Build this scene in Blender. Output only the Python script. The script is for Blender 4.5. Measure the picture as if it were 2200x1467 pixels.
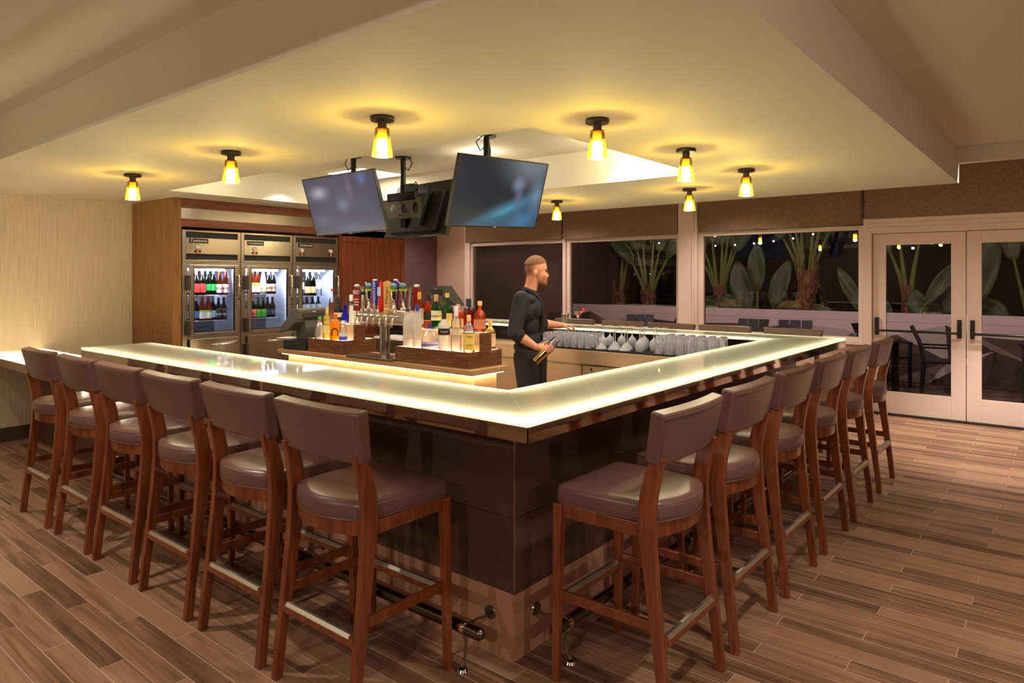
import bpy, bmesh, math, random
from mathutils import Vector, Matrix
R = math.radians
PI = math.pi
for o in list(bpy.data.objects): bpy.data.objects.remove(o)
SC = bpy.context.scene
COL = SC.collection
random.seed(7)

# ------------------------------------------------------------------ camera
cd = bpy.data.cameras.new('camera'); cam = bpy.data.objects.new('camera', cd); COL.objects.link(cam)
cd.sensor_width = 36.0; cd.sensor_fit = 'HORIZONTAL'; cd.lens = 1478.06*36/2200
cd.shift_x = 0.0; cd.shift_y = -136.5/2200
cam.location = (-1.8731, -1.4543, 1.5642); cam.rotation_euler = (R(90), 0, R(39.142-90))
cd.clip_start = 0.05; cd.clip_end = 200
SC.camera = cam
# ------------------------------------------------------------------ world, exposure
W = bpy.data.worlds.new('night'); SC.world = W; W.use_nodes = True
W.node_tree.nodes['Background'].inputs[0].default_value = (0.10, 0.11, 0.20, 1)
W.node_tree.nodes['Background'].inputs[1].default_value = 0.03
SC.view_settings.view_transform = 'Standard'; SC.view_settings.look = 'None'
SC.view_settings.exposure = 0.52; SC.view_settings.gamma = 1.0
SC.view_settings.use_curve_mapping = False

ZL = 2.37      # lowered ceiling over the bar
ZU = 2.665     # upper ceiling
XW = 6.98      # window wall
YW = 6.45      # wallpapered wall

def lamp(name, kind, loc, power, color, rot=(0,0,0), **k):
    d = bpy.data.lights.new(name, kind); d.energy = power; d.color = color
    for a, v in k.items(): setattr(d, a, v)
    o = bpy.data.objects.new(name, d); o.location = loc; o.rotation_euler = rot; COL.objects.link(o); return o
PINK = (1.0, 0.83, 0.74); AMB = (1.0, 0.95, 0.68); WARM = (1.0, 0.80, 0.52)
# recessed downlights in the upper ceiling around the soffit (left aisle, right aisle, entry side)
CANS = [(-0.85, 2.25, 72), (-0.85, 4.75, 58), (0.50, -1.12, 66), (3.10, -1.15, 34), (-0.9, -2.2, 60)]
for i, (x, y, w) in enumerate(CANS):
    lamp('downlight_lamp', 'SPOT', (x, y, ZU-0.03), w, PINK, (0,0,0), spot_size=R(92), spot_blend=0.6, shadow_soft_size=0.035)
for (x, y, w) in [(-3.6, -1.2, 30), (-3.6, 1.6, 22), (-1.2, -4.0, 26), (1.8, -4.2, 12)]:  # unseen fill spots added around the camera end of the room
    lamp('room_fill', 'SPOT', (x, y, 2.3), w*2.6, (1.0, 0.82, 0.76), (0, R(-38), 0) if x<-3 else (R(38),0,0), spot_size=R(150), spot_blend=0.9, shadow_soft_size=0.03)
# unseen upward fill areas, added to brighten the upper ceiling
lamp('ceiling_fill', 'AREA', (-3.0, 3.2, 0.9), 17, (1.0, 0.88, 0.58), (R(180),0,0), shape='SQUARE', size=0.5)
lamp('ceiling_fill', 'AREA', (-2.0, -3.0, 0.9), 16, (1.0, 0.88, 0.66), (R(180),0,0), shape='SQUARE', size=0.5)
# lamps in the ceiling between bar and windows
for (x, y, w) in [(5.25, -1.0, 70), (5.9, 1.8, 95), (5.9, 4.4, 95), (5.75, 6.5, 70)]:  # last one added to brighten the pilaster by the corridor
    lamp('window_aisle_lamp', 'SPOT', (x, y, 2.85), w, PINK, (0,0,0), spot_size=R(130), spot_blend=0.7, shadow_soft_size=0.05)
lamp('entry_lamp', 'SPOT', (5.95, -1.15, 2.88), 330, PINK, (0,0,0), spot_size=R(64), spot_blend=0.5, shadow_soft_size=0.05)
# lamps inside the recessed tray
lamp('tray_lamp', 'POINT', (2.86, 1.25, 2.52), 9, (1.0,0.86,0.62), shadow_soft_size=0.04)
lamp('tray_lamp', 'POINT', (2.60, 2.55, 2.56), 3.5, (1.0,0.9,0.7), shadow_soft_size=0.04)
lamp('tray_lamp', 'POINT', (1.40, 4.60, 2.50), 3, (1.0,0.86,0.62), shadow_soft_size=0.04)
for (x, y) in [(1.55, 1.6), (3.02, 1.35), (1.45, 3.3), (3.02, 2.7), (2.2, 4.75)]:  # added fill spots for the bar interior and glassware, no fittings seen
    lamp('tray_fill_spot', 'SPOT', (x, y, ZU-0.02), 46, (1.0,0.88,0.76), (0,0,0), spot_size=R(104), spot_blend=0.6, shadow_soft_size=0.04)
lamp('corridor_fill', 'POINT', (5.4, 7.9, 2.5), 22, (1.0,0.80,0.70), shadow_soft_size=0.08)  # added fill, keeps the corridor from going black
lamp('patio_side_fill', 'POINT', (9.2, 5.2, 2.9), 26, (1.0,0.78,0.72), shadow_soft_size=0.08)  # added fill for the patio side wall, source unseen
# unseen fill spots added at the building side to wash white wall and plants
for (y) in (4.2, 1.2, -1.4):
    lamp('patio_fill', 'SPOT', (7.2, y, 2.7), 150, (1.0,0.78,0.70), (0, R(-58), 0), spot_size=R(125), spot_blend=0.8, shadow_soft_size=0.1)

# ------------------------------------------------------------------ materials
def lin(c):
    f = lambda v: (v/255/12.92) if v/255 <= 0.04045 else ((v/255+0.055)/1.055)**2.4
    return tuple(f(v) for v in c[:3]) + (1,)
MATS = {}
def mat(name, c=(200,200,200), rough=0.5, metal=0.0, emit=None, es=0.0, spec=0.5, trans=0.0, ior=1.45, coat=0.0, alpha=1.0):
    if name in MATS: return MATS[name]
    m = bpy.data.materials.new(name); m.use_nodes = True
    b = m.node_tree.nodes['Principled BSDF']
    b.inputs['Base Color'].default_value = lin(c); b.inputs['Roughness'].default_value = rough
    b.inputs['Metallic'].default_value = metal; b.inputs['Specular IOR Level'].default_value = spec
    b.inputs['Transmission Weight'].default_value = trans; b.inputs['IOR'].default_value = ior
    b.inputs['Coat Weight'].default_value = coat; b.inputs['Alpha'].default_value = alpha
    if emit: b.inputs['Emission Color'].default_value = lin(emit); b.inputs['Emission Strength'].default_value = es
    MATS[name] = m; return m
def N(m, t, **k):
    n = m.node_tree.nodes.new(t)
    for a, v in k.items():
        if a.startswith('i_'): n.inputs[a[2:].replace('_', ' ')].default_value = v
        else: setattr(n, a, v)
    return n
def L(m, a, ao, b, bi): m.node_tree.links.new(a.outputs[ao], b.inputs[bi])
def coords(m, scale=(1,1,1), rot=(0,0,0), kind='Object'):
    t = N(m, 'ShaderNodeTexCoord'); p = N(m, 'ShaderNodeMapping')
    p.inputs['Scale'].default_value = scale; p.inputs['Rotation'].default_value = rot
    L(m, t, kind, p, 'Vector'); return p
def ramp(m, stops):
    r = N(m, 'ShaderNodeValToRGB'); e = r.color_ramp.elements
    while len(e) < len(stops): e.new(0.5)
    for i, (p, c) in enumerate(stops): e[i].position = p; e[i].color = lin(c)
    return r
def bump(m, src, out, strength=0.2, dist=0.002):
    b = N(m, 'ShaderNodeBump'); b.inputs['Strength'].default_value = strength; b.inputs['Distance'].default_value = dist
    L(m, src, out, b, 'Height'); L(m, b, 'Normal', m.node_tree.nodes['Principled BSDF'], 'Normal')
def wood(name, stops, scale=(30,30,2.2), rough=0.35, coat=0.15, dist=1.5, ns=1.0):
    m = mat(name, (120,70,40), rough, coat=coat); P = m.node_tree.nodes['Principled BSDF']
    p = coords(m, scale); n = N(m, 'ShaderNodeTexNoise'); n.inputs['Scale'].default_value = ns
    n.inputs['Detail'].default_value = 6; n.inputs['Distortion'].default_value = dist; n.inputs['Roughness'].default_value = 0.6
    L(m, p, 'Vector', n, 'Vector'); r = ramp(m, stops); L(m, n, 'Fac', r, 'Fac'); L(m, r, 'Color', P, 'Base Color')
    return m
cherry = wood('stained_cherry', [(0.25,(84,38,18)),(0.5,(118,60,30)),(0.75,(144,80,44))], (26,26,3), 0.30, 0.3, 1.0)
walnut = wood('walnut_horizontal', [(0.30,(64,36,20)),(0.42,(112,70,42)),(0.52,(80,46,26)),(0.60,(138,92,58)),(0.72,(92,54,32))], (3,3,34), 0.42, 0.05, 1.6)
oakside = wood('brown_veneer', [(0.25,(104,68,28)),(0.5,(138,96,46)),(0.75,(160,116,60))], (34,34,2.0), 0.42, 0.05, 1.2)
redwood = wood('red_veneer', [(0.25,(96,44,22)),(0.5,(128,64,36)),(0.75,(148,78,46))], (30,30,2.0), 0.40, 0.1, 1.0)
redh = wood('red_veneer_horizontal', [(0.25,(92,46,24)),(0.5,(122,66,38)),(0.75,(142,84,50))], (2,2,34), 0.40, 0.1, 1.4)
blond = wood('light_oak', [(0.25,(176,128,82)),(0.5,(198,152,104)),(0.75,(212,170,122))], (3,3,30), 0.45, 0.0, 1.4)
leather = mat('brown_leather', (106,77,70), 0.31, spec=0.6); P_ = leather.node_tree.nodes['Principled BSDF']
_p = coords(leather, (1,1,1)); _n = N(leather, 'ShaderNodeTexNoise'); _n.inputs['Scale'].default_value = 260; _n.inputs['Detail'].default_value = 3
L(leather, _p, 'Vector', _n, 'Vector'); bump(leather, _n, 'Fac', 0.22, 0.0012)
thread = mat('brown_thread', (120,92,80), 0.7)
paint = mat('ceiling_paint', (224,220,202), 0.75)
cream = mat('cream_trim_paint', (226,204,190), 0.45)
black = mat('black_plastic', (22,21,22), 0.35)
blackm = mat('black_metal', (24,23,22), 0.45, 0.4)
bronze = mat('dark_bronze', (74,62,50), 0.4, 0.6)
chrome = mat('chrome', (225,222,218), 0.08, 1.0)
mirror = mat('polished_steel', (205,190,180), 0.05, 1.0)
rub = mat('black_rubber_mat', (22,22,24), 0.6)
def brushed(name, c, rough, scale=(2,2,220)):
    m = mat(name, c, rough, 1.0); p = coords(m, scale); n = N(m, 'ShaderNodeTexNoise'); n.inputs['Scale'].default_value = 3; n.inputs['Detail'].default_value = 2
    L(m, p, 'Vector', n, 'Vector'); mr = N(m, 'ShaderNodeMapRange'); mr.inputs['To Min'].default_value = rough*0.92; mr.inputs['To Max'].default_value = rough*1.1
    L(m, n, 'Fac', mr, 'Value'); L(m, mr, 'Result', m.node_tree.nodes['Principled BSDF'], 'Roughness'); return m
steel = brushed('brushed_steel', (186,174,160), 0.24, (1,1,60))
steelc = brushed('brushed_steel_vertical', (172,160,148), 0.26, (60,60,1))
satin_steel = mat('satin_steel', (206,180,146), 0.42, 0.75)
alu_strip = mat('satin_strip', (226,220,214), 0.36, 1.0)
pewter = mat('pewter_rail', (120,108,98), 0.24, 1.0)

def mixnode(m, a, b, fac=None, facn=None):
    x = N(m, 'ShaderNodeMixShader')
    if fac is not None: x.inputs[0].default_value = fac
    if facn is not None: m.node_tree.links.new(facn, x.inputs[0])
    m.node_tree.links.new(a, x.inputs[1]); m.node_tree.links.new(b, x.inputs[2]); return x
def thin_glass(name, tint=(255,255,255), ior=1.5, rough=0.0, gloss=(255,255,255), haze=0.0, hazec=(255,255,255), boost=1.0):
    """clear pane or thin-walled vessel: see-through with fresnel reflections"""
    m = bpy.data.materials.new(name); m.use_nodes = True; nt = m.node_tree; nt.nodes.clear(); MATS[name] = m
    out = N(m, 'ShaderNodeOutputMaterial'); t = N(m, 'ShaderNodeBsdfTransparent'); t.inputs[0].default_value = lin(tint)
    g = N(m, 'ShaderNodeBsdfGlossy'); g.inputs['Roughness'].default_value = rough; g.inputs['Color'].default_value = lin(gloss)
    fr = N(m, 'ShaderNodeFresnel'); fr.inputs['IOR'].default_value = ior
    base = t.outputs[0]
    if haze > 0:
        d = N(m, 'ShaderNodeBsdfDiffuse'); d.inputs[0].default_value = lin(hazec); tr = N(m, 'ShaderNodeBsdfTranslucent'); tr.inputs[0].default_value = lin(hazec)
        dm = mixnode(m, d.outputs[0], tr.outputs[0], 0.5); base = mixnode(m, base, dm.outputs[0], haze).outputs[0]
    ml = N(m, 'ShaderNodeMath', operation='MULTIPLY'); ml.inputs[1].default_value = boost; ml.use_clamp = True
    L(m, fr, 0, ml, 0)
    x = mixnode(m, base, g.outputs[0], None, ml.outputs[0]); nt.links.new(x.outputs[0], out.inputs[0]); return m
pane_m = thin_glass('window_glass', (214,214,216), 1.42)
door_m = thin_glass('fridge_glass', (236,238,240), 1.35)
clear = thin_glass('clear_glass', (244,246,250), 1.5, 0.02, (255,255,255), 0.05, (235,235,250), 1.6)
def glint_fill_glass(name, c, haze):  # pale diffuse share stands in for ceiling light refracted in the glasses
    m = bpy.data.materials.new(name); m.use_nodes = True; nt = m.node_tree; nt.nodes.clear(); MATS[name] = m
    out = N(m, 'ShaderNodeOutputMaterial'); g = N(m, 'ShaderNodeBsdfGlass'); g.inputs['IOR'].default_value = 1.45; g.inputs['Roughness'].default_value = 0.0
    d = N(m, 'ShaderNodeBsdfDiffuse'); d.inputs[0].default_value = lin(c); tr = N(m, 'ShaderNodeBsdfTranslucent'); tr.inputs[0].default_value = lin(c)
    dm = mixnode(m, d.outputs[0], tr.outputs[0], 0.5); x = mixnode(m, g.outputs[0], dm.outputs[0], haze); nt.links.new(x.outputs[0], out.inputs[0]); return m
stemg = glint_fill_glass('stemware_glass', (246,244,255), 0.34)
tumb = glint_fill_glass('bar_glassware', (240,236,255), 0.17)
frost = thin_glass('frosted_glass', (240,240,240), 1.4, 0.2, (255,255,255), 0.75, (244,244,240))
amberglass = thin_glass('amber_shade_glass', (255,238,160), 1.5, 0.02, (255,255,255), 0.16, (255,226,90), 1.0)

# lit bar top: white backed glass over led strips, light comes from the strips beneath
def lit_glass(name, c, tl=0.75, rough=0.03):
    m = bpy.data.materials.new(name); m.use_nodes = True; nt = m.node_tree; nt.nodes.clear(); MATS[name] = m
    out = N(m, 'ShaderNodeOutputMaterial'); d = N(m, 'ShaderNodeBsdfDiffuse'); tr = N(m, 'ShaderNodeBsdfTranslucent')
    d.inputs[0].default_value = lin(c); tr.inputs[0].default_value = lin(c)
    b = mixnode(m, d.outputs[0], tr.outputs[0], tl); g = N(m, 'ShaderNodeBsdfGlossy'); g.inputs['Roughness'].default_value = rough
    fr = N(m, 'ShaderNodeFresnel'); fr.inputs['IOR'].default_value = 1.5
    x = mixnode(m, b.outputs[0], g.outputs[0], None, fr.outputs[0]); nt.links.new(x.outputs[0], out.inputs[0]); return m
litglass = lit_glass('milky_bar_glass', (244,242,226))
litedge = lit_glass('crushed_glass_edge', (250,249,236), 0.85, 0.15)
liteshelf = lit_glass('lit_white_acrylic', (250,246,236), 0.85, 0.1)
def emitter(name, c, s):
    m = mat(name, c, 0.5); b = m.node_tree.nodes['Principled BSDF']
    b.inputs['Emission Color'].default_value = lin(c); b.inputs['Emission Strength'].default_value = s; return m
led = emitter('warm_led_strip', (255,253,222), 23)
bulb_m = emitter('frosted_bulb', (255,236,190), 50)
cool = emitter('cool_tube', (226,234,255), 22)

# ------------------------------------------------------------------ mesh helpers
class MB:
    def __init__(s): s.b = bmesh.new(); s.mi = 0
    def _f(s, vs):
        try: f = s.b.faces.new(vs); f.material_index = s.mi; return f
        except ValueError: return None
    def box(s, x0, y0, z0, x1, y1, z1, M=None):
        if x0 > x1: x0, x1 = x1, x0
        if y0 > y1: y0, y1 = y1, y0
        if z0 > z1: z0, z1 = z1, z0
        v = [s.b.verts.new(M @ Vector(p) if M else p) for p in [(x0,y0,z0),(x1,y0,z0),(x1,y1,z0),(x0,y1,z0),(x0,y0,z1),(x1,y0,z1),(x1,y1,z1),(x0,y1,z1)]]
        for q in [(3,2,1,0),(4,5,6,7),(0,1,5,4),(1,2,6,5),(2,3,7,6),(3,0,4,7)]: s._f([v[i] for i in q])
        return s
    def rings(s, rings, cap0=True, cap1=True, closed=True):
        vs = [[s.b.verts.new(p) for p in r] for r in rings]
        for a, c in zip(vs[:-1], vs[1:]):
            n = len(a)
            for i in range(n if closed else n-1):
                j = (i+1) % n; s._f([a[i], a[j], c[j], c[i]])
        if cap0 and len(vs[0]) > 2: s._f(list(reversed(vs[0])))
        if cap1 and len(vs[-1]) > 2: s._f(vs[-1])
        return s
    def lathe(s, prof, n=24, M=None, cap0=True, cap1=True):
        rr = []
        for (r, z) in prof:
            ring = [Vector((max(r,1e-4)*math.cos(2*PI*i/n), max(r,1e-4)*math.sin(2*PI*i/n), z)) for i in range(n)]
            rr.append([M @ p if M else p for p in ring])
        return s.rings(rr, cap0, cap1)
    def tube(s, pts, r, n=10, rs=None):
        pts = [Vector(p) for p in pts]; rr = []; up = None
        for i, p in enumerate(pts):
            t = (pts[min(i+1, len(pts)-1)] - pts[max(i-1, 0)]).normalized()
            if up is None: up = Vector((0,0,1)) if abs(t.z) < 0.9 else Vector((1,0,0))
            a = t.cross(up).normalized(); b = a.cross(t).normalized(); up = b
            q = rs[i] if rs else r
            rr.append([p + a*q*math.cos(2*PI*k/n) + b*q*math.sin(2*PI*k/n) for k in range(n)])
        return s.rings(rr)
    def cyl(s, p0, p1, r0, r1=None, n=20):
        return s.tube([p0, p1], r0, n, [r0, r1 if r1 is not None else r0])
    def sphere(s, c, r, n=16, m=10, sc=(1,1,1), M=None):
        rr = []
        for j in range(1, m):
            a = PI*j/m
            ring = [Vector((r*sc[0]*math.sin(a)*math.cos(2*PI*i/n), r*sc[1]*math.sin(a)*math.sin(2*PI*i/n), -r*sc[2]*math.cos(a))) for i in range(n)]
            rr.append([(M @ p if M else p) + Vector(c) for p in ring])
        v0 = Vector((0,0,-r*sc[2])); v1 = Vector((0,0,r*sc[2]))
        v0 = (M @ v0 if M else v0) + Vector(c); v1 = (M @ v1 if M else v1) + Vector(c)
        vs = [[s.b.verts.new(p) for p in r_] for r_ in rr]
        for a_, b_ in zip(vs[:-1], vs[1:]):
            for i in range(n): s._f([a_[i], a_[(i+1)%n], b_[(i+1)%n], b_[i]])
        a0 = s.b.verts.new(v0); a1 = s.b.verts.new(v1)
        for i in range(n): s._f([a0, vs[0][(i+1)%n], vs[0][i]]); s._f([a1, vs[-1][i], vs[-1][(i+1)%n]])
        return s
    def prism(s, poly, z0, z1, M=None):
        a = [Vector((x, y, z0)) for x, y in poly]; b = [Vector((x, y, z1)) for x, y in poly]
        if M: a = [M @ p for p in a]; b = [M @ p for p in b]
        return s.rings([a, b])
    def build(s, name, mats, parent=None, loc=(0,0,0), rot=(0,0,0), smooth=False, bevel=0, seg=2, recalc=True, angle=40):
        if recalc: bmesh.ops.recalc_face_normals(s.b, faces=s.b.faces)
        me = bpy.data.meshes.new(name); s.b.to_mesh(me); s.b.free()
        for m in (mats if isinstance(mats, (list, tuple)) else [mats]): me.materials.append(m)
        if smooth:
            for p in me.polygons: p.use_smooth = True
            try: me.set_sharp_from_angle(angle=R(angle))
            except Exception: pass
        o = bpy.data.objects.new(name, me); COL.objects.link(o); o.location = loc; o.rotation_euler = rot
        if parent: o.parent = parent
        if bevel:
            bv = o.modifiers.new('bevel', 'BEVEL'); bv.width = bevel; bv.segments = seg; bv.limit_method = 'ANGLE'; bv.angle_limit = R(35)
            bv.harden_normals = False
        return o
def tag(o, label, cat, group=None, kind=None):
    if label: o['label'] = label
    if cat: o['category'] = cat
    if group: o['group'] = group
    if kind: o['kind'] = kind
    return o
def thing(name, label, cat, loc=(0,0,0), rz=0, group=None):
    o = bpy.data.objects.new(name, None); COL.objects.link(o); o.location = loc; o.rotation_euler = (0,0,rz)
    o.empty_display_size = 0.05; return tag(o, label, cat, group)
def struct(o): o['kind'] = 'structure'; return o
def dup(root, loc=None, rz=None, label=None, group=None):
    def cp(o, parent):
        c = o.copy(); COL.objects.link(c)
        if parent: c.parent = parent
        for ch in [q for q in KIDS.get(o.name, [])]: KIDS.setdefault(c.name, []).append(cp(ch, c))
        return c
    for o in list(COL.objects):
        if o.parent and o not in KIDS.setdefault(o.parent.name, []): KIDS[o.parent.name].append(o)
    r = cp(root, None)
    if loc is not None: r.location = loc
    if rz is not None: r.rotation_euler = (0,0,rz)
    if label: r['label'] = label
    if group: r['group'] = group
    return r
KIDS = {}
def text(body, size, m, parent, loc, rot, name='lettering', ext=0.0006, sx=1.0, align='CENTER'):
    cu = bpy.data.curves.new('t', 'FONT'); cu.body = body; cu.size = size; cu.extrude = ext; cu.align_x = align; cu.align_y = 'CENTER'
    t = bpy.data.objects.new('t', cu); COL.objects.link(t)
    dg = bpy.context.evaluated_depsgraph_get(); dg.update()
    me = bpy.data.meshes.new_from_object(t.evaluated_get(dg)); bpy.data.objects.remove(t); me.name = name
    me.materials.clear(); me.materials.append(m)
    o = bpy.data.objects.new(name, me); COL.objects.link(o); o.location = loc; o.rotation_euler = rot; o.scale = (sx,1,1)
    if parent: o.parent = parent
    return o

# ------------------------------------------------------------------ floor
fm = mat('wood_look_tile', (140,96,70), 0.42, spec=0.45)
def floor_mat(m, cols, mort, bw=0.994, rh=0.0985, stag=0.331):
    """planks along world Y, every row shifted by a third of a plank"""
    P = m.node_tree.nodes['Principled BSDF']
    t = N(m, 'ShaderNodeTexCoord'); s = N(m, 'ShaderNodeSeparateXYZ'); c = N(m, 'ShaderNodeCombineXYZ')
    L(m, t, 'Object', s, 0)
    sx = N(m, 'ShaderNodeMath', operation='SUBTRACT'); L(m, s, 'X', sx, 0); sx.inputs[1].default_value = 0.006
    dv = N(m, 'ShaderNodeMath', operation='DIVIDE'); L(m, sx, 0, dv, 0); dv.inputs[1].default_value = rh
    fl = N(m, 'ShaderNodeMath', operation='FLOOR'); L(m, dv, 0, fl, 0)
    ma = N(m, 'ShaderNodeMath', operation='MULTIPLY_ADD'); L(m, fl, 0, ma, 0); ma.inputs[1].default_value = stag; L(m, s, 'Y', ma, 2)
    ph = N(m, 'ShaderNodeMath', operation='ADD'); L(m, ma, 0, ph, 0); ph.inputs[1].default_value = 0.093
    L(m, ph, 0, c, 'X'); L(m, sx, 0, c, 'Y')
    b = N(m, 'ShaderNodeTexBrick', offset=0.0, offset_frequency=1, squash=1.0)
    b.inputs['Color1'].default_value = (0,0,0,1); b.inputs['Color2'].default_value = (1,1,1,1); b.inputs['Mortar'].default_value = (0.5,0.5,0.5,1)
    b.inputs['Scale'].default_value = 1.0; b.inputs['Mortar Size'].default_value = 0.0021; b.inputs['Mortar Smooth'].default_value = 0.1
    b.inputs['Brick Width'].default_value = bw; b.inputs['Row Height'].default_value = rh
    L(m, c, 0, b, 'Vector')
    # per plank offset of the grain
    ad = N(m, 'ShaderNodeVectorMath', operation='MULTIPLY_ADD'); L(m, b, 'Color', ad, 0); ad.inputs[1].default_value = (7,13,5); L(m, c, 0, ad, 2)
    mp = N(m, 'ShaderNodeMapping'); mp.inputs['Scale'].default_value = (1.3, 38, 1); L(m, ad, 0, mp, 'Vector')
    n = N(m, 'ShaderNodeTexNoise'); n.inputs['Scale'].default_value = 1.0; n.inputs['Detail'].default_value = 5; n.inputs['Distortion'].default_value = 1.2
    L(m, mp, 'Vector', n, 'Vector')
    mp2 = N(m, 'ShaderNodeMapping'); mp2.inputs['Scale'].default_value = (0.6, 8, 1); L(m, ad, 0, mp2, 'Vector')
    n2 = N(m, 'ShaderNodeTexNoise'); n2.inputs['Scale'].default_value = 1.0; n2.inputs['Detail'].default_value = 3; n2.inputs['Distortion'].default_value = 2.0
    L(m, mp2, 'Vector', n2, 'Vector')
    a1 = N(m, 'ShaderNodeMath', operation='MULTIPLY'); L(m, b, 'Color', a1, 0); a1.inputs[1].default_value = 0.26
    a2 = N(m, 'ShaderNodeMath', operation='MULTIPLY_ADD'); L(m, n, 'Fac', a2, 0); a2.inputs[1].default_value = 0.46; L(m, a1, 0, a2, 2)
    a3 = N(m, 'ShaderNodeMath', operation='MULTIPLY_ADD'); L(m, n2, 'Fac', a3, 0); a3.inputs[1].default_value = 0.50; L(m, a2, 0, a3, 2)
    r = ramp(m, cols); L(m, a3, 0, r, 'Fac')
    mx = N(m, 'ShaderNodeMix', data_type='RGBA'); L(m, b, 'Fac', mx, 0); L(m, r, 'Color', mx, 6); mx.inputs[7].default_value = lin(mort)
    m.node_tree.links.new(mx.outputs[2], P.inputs['Base Color'])
    iv = N(m, 'ShaderNodeMath', operation='SUBTRACT'); iv.inputs[0].default_value = 1.0; L(m, b, 'Fac', iv, 1)
    bump(m, iv, 0, 0.4, 0.002)
floor_mat(fm, [(0.28,(58,40,29)),(0.42,(95,68,49)),(0.54,(124,92,68)),(0.70,(158,124,96))], (186,162,142))
struct(MB().box(-5.2,-5.2,-0.05,XW-0.06,YW,0).box(1.31,YW,-0.05,XW-0.06,9.2,0).build('floor', fm))

# ------------------------------------------------------------------ ceiling: upper plane, lowered soffit ring with tray, header
c = MB()
c.box(-5.2,-5.2,ZU,5.06,YW+0.1,ZU+0.1)                 # upper ceiling
c.box(5.06,-5.2,2.95,XW+0.2,9.2,3.05)                  # ceiling of the window aisle
c.box(-0.442,-0.709,ZL,1.04,YW,ZU)                     # soffit, left band
c.box(3.153,-0.709,ZL,4.99,9.2,ZU)                     # soffit, far band
c.box(1.04,-0.709,ZL,3.153,0.79,ZU)                    # soffit, near band
c.box(1.04,5.0,ZL,3.153,YW,ZU)                         # soffit, cabinet band
c.box(-5.2,-0.709,ZL,-1.152,YW,ZU)                     # second lowered band on the left
c.box(4.99,-5.2,2.53,5.06,-0.709,ZU)                   # header
c.box(4.99,-0.709,ZL,5.06,9.2,3.0)
c.box(4.99,-5.2,ZU,5.06,-0.709,3.0)
struct(c.build('ceiling', paint))
# access grille flush in the soffit near the cabinet
g = MB(); g.box(1.9,5.08,ZL-0.004,2.3,5.48,ZL); g.box(1.93,5.11,ZL-0.007,2.27,5.45,ZL-0.004)
tag(g.build('ceiling_vent', mat('vent_white', (226,214,196), 0.5)), 'flat white square vent panel flush in the soffit in front of the coolers', 'vent')

# ------------------------------------------------------------------ walls
wp = mat('vinyl_wallcovering', (214,196,156), 0.6); P = wp.node_tree.nodes['Principled BSDF']
p = coords(wp, (160,160,2.2)); n = N(wp, 'ShaderNodeTexNoise'); n.inputs['Scale'].default_value = 1; n.inputs['Detail'].default_value = 4; n.inputs['Distortion'].default_value = 0.4
L(wp, p, 'Vector', n, 'Vector'); r = ramp(wp, [(0.3,(208,196,166)),(0.5,(226,214,188)),(0.7,(238,228,206))]); L(wp, n, 'Fac', r, 'Fac'); L(wp, r, 'Color', P, 'Base Color')
bump(wp, n, 'Fac', 0.3, 0.002)
tan = mat('tan_wall_paint', (206,176,156), 0.6)
struct(MB().box(-5.2,YW,0,1.31,YW+0.12,2.8).build('wall_left', wp))
struct(MB().box(-5.32,-5.2,0,-5.2,YW+0.12,2.8).build('wall_near', tan))
struct(MB().box(-5.2,-5.32,0,XW+0.1,-5.2,3.05).build('wall_right', tan))
# back corridor: wall beyond the cabinet with a dark door and opening
w = MB(); w.box(4.39,8.9,0,XW,9.02,3.05)
struct(w.build('wall_back', tan))
struct(MB().box(1.31,YW,0,4.39,YW+0.12,2.8).box(4.33,YW,0,4.39,9.2,3.0).build('wall_cabinet_side', tan))
bd = mat('dark_plum_door', (104,78,78), 0.3, coat=0.3)
# a side wall stands between corridor and window wall
w = MB(); w.box(6.0,7.475,0,6.98,7.55,2.95)
struct(w.build('wall_corridor', tan))
struct(MB().box(6.12,7.46,0,6.93,7.475,2.62).build('door_2', bd))
w = MB(); w.box(5.52,8.9,0,5.56,8.86,2.2).box(6.42,8.9,0,6.46,8.86,2.2).box(5.52,8.86,2.16,6.46,8.9,2.2)
struct(w.build('trim_1', cream))
dd = thing('door_3', None, None); struct(dd); dd.location=(5.99,8.86,0)
MB().box(-0.43,0,0,0.43,0.03,2.15).build('door_leaf', mat('dark_door', (66,58,74), 0.3), dd)
MB().box(-0.12,-0.005,1.45,0.3,0,1.95).build('door_glass', mat('dark_door_glass', (70,76,110), 0.15), dd)

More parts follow.
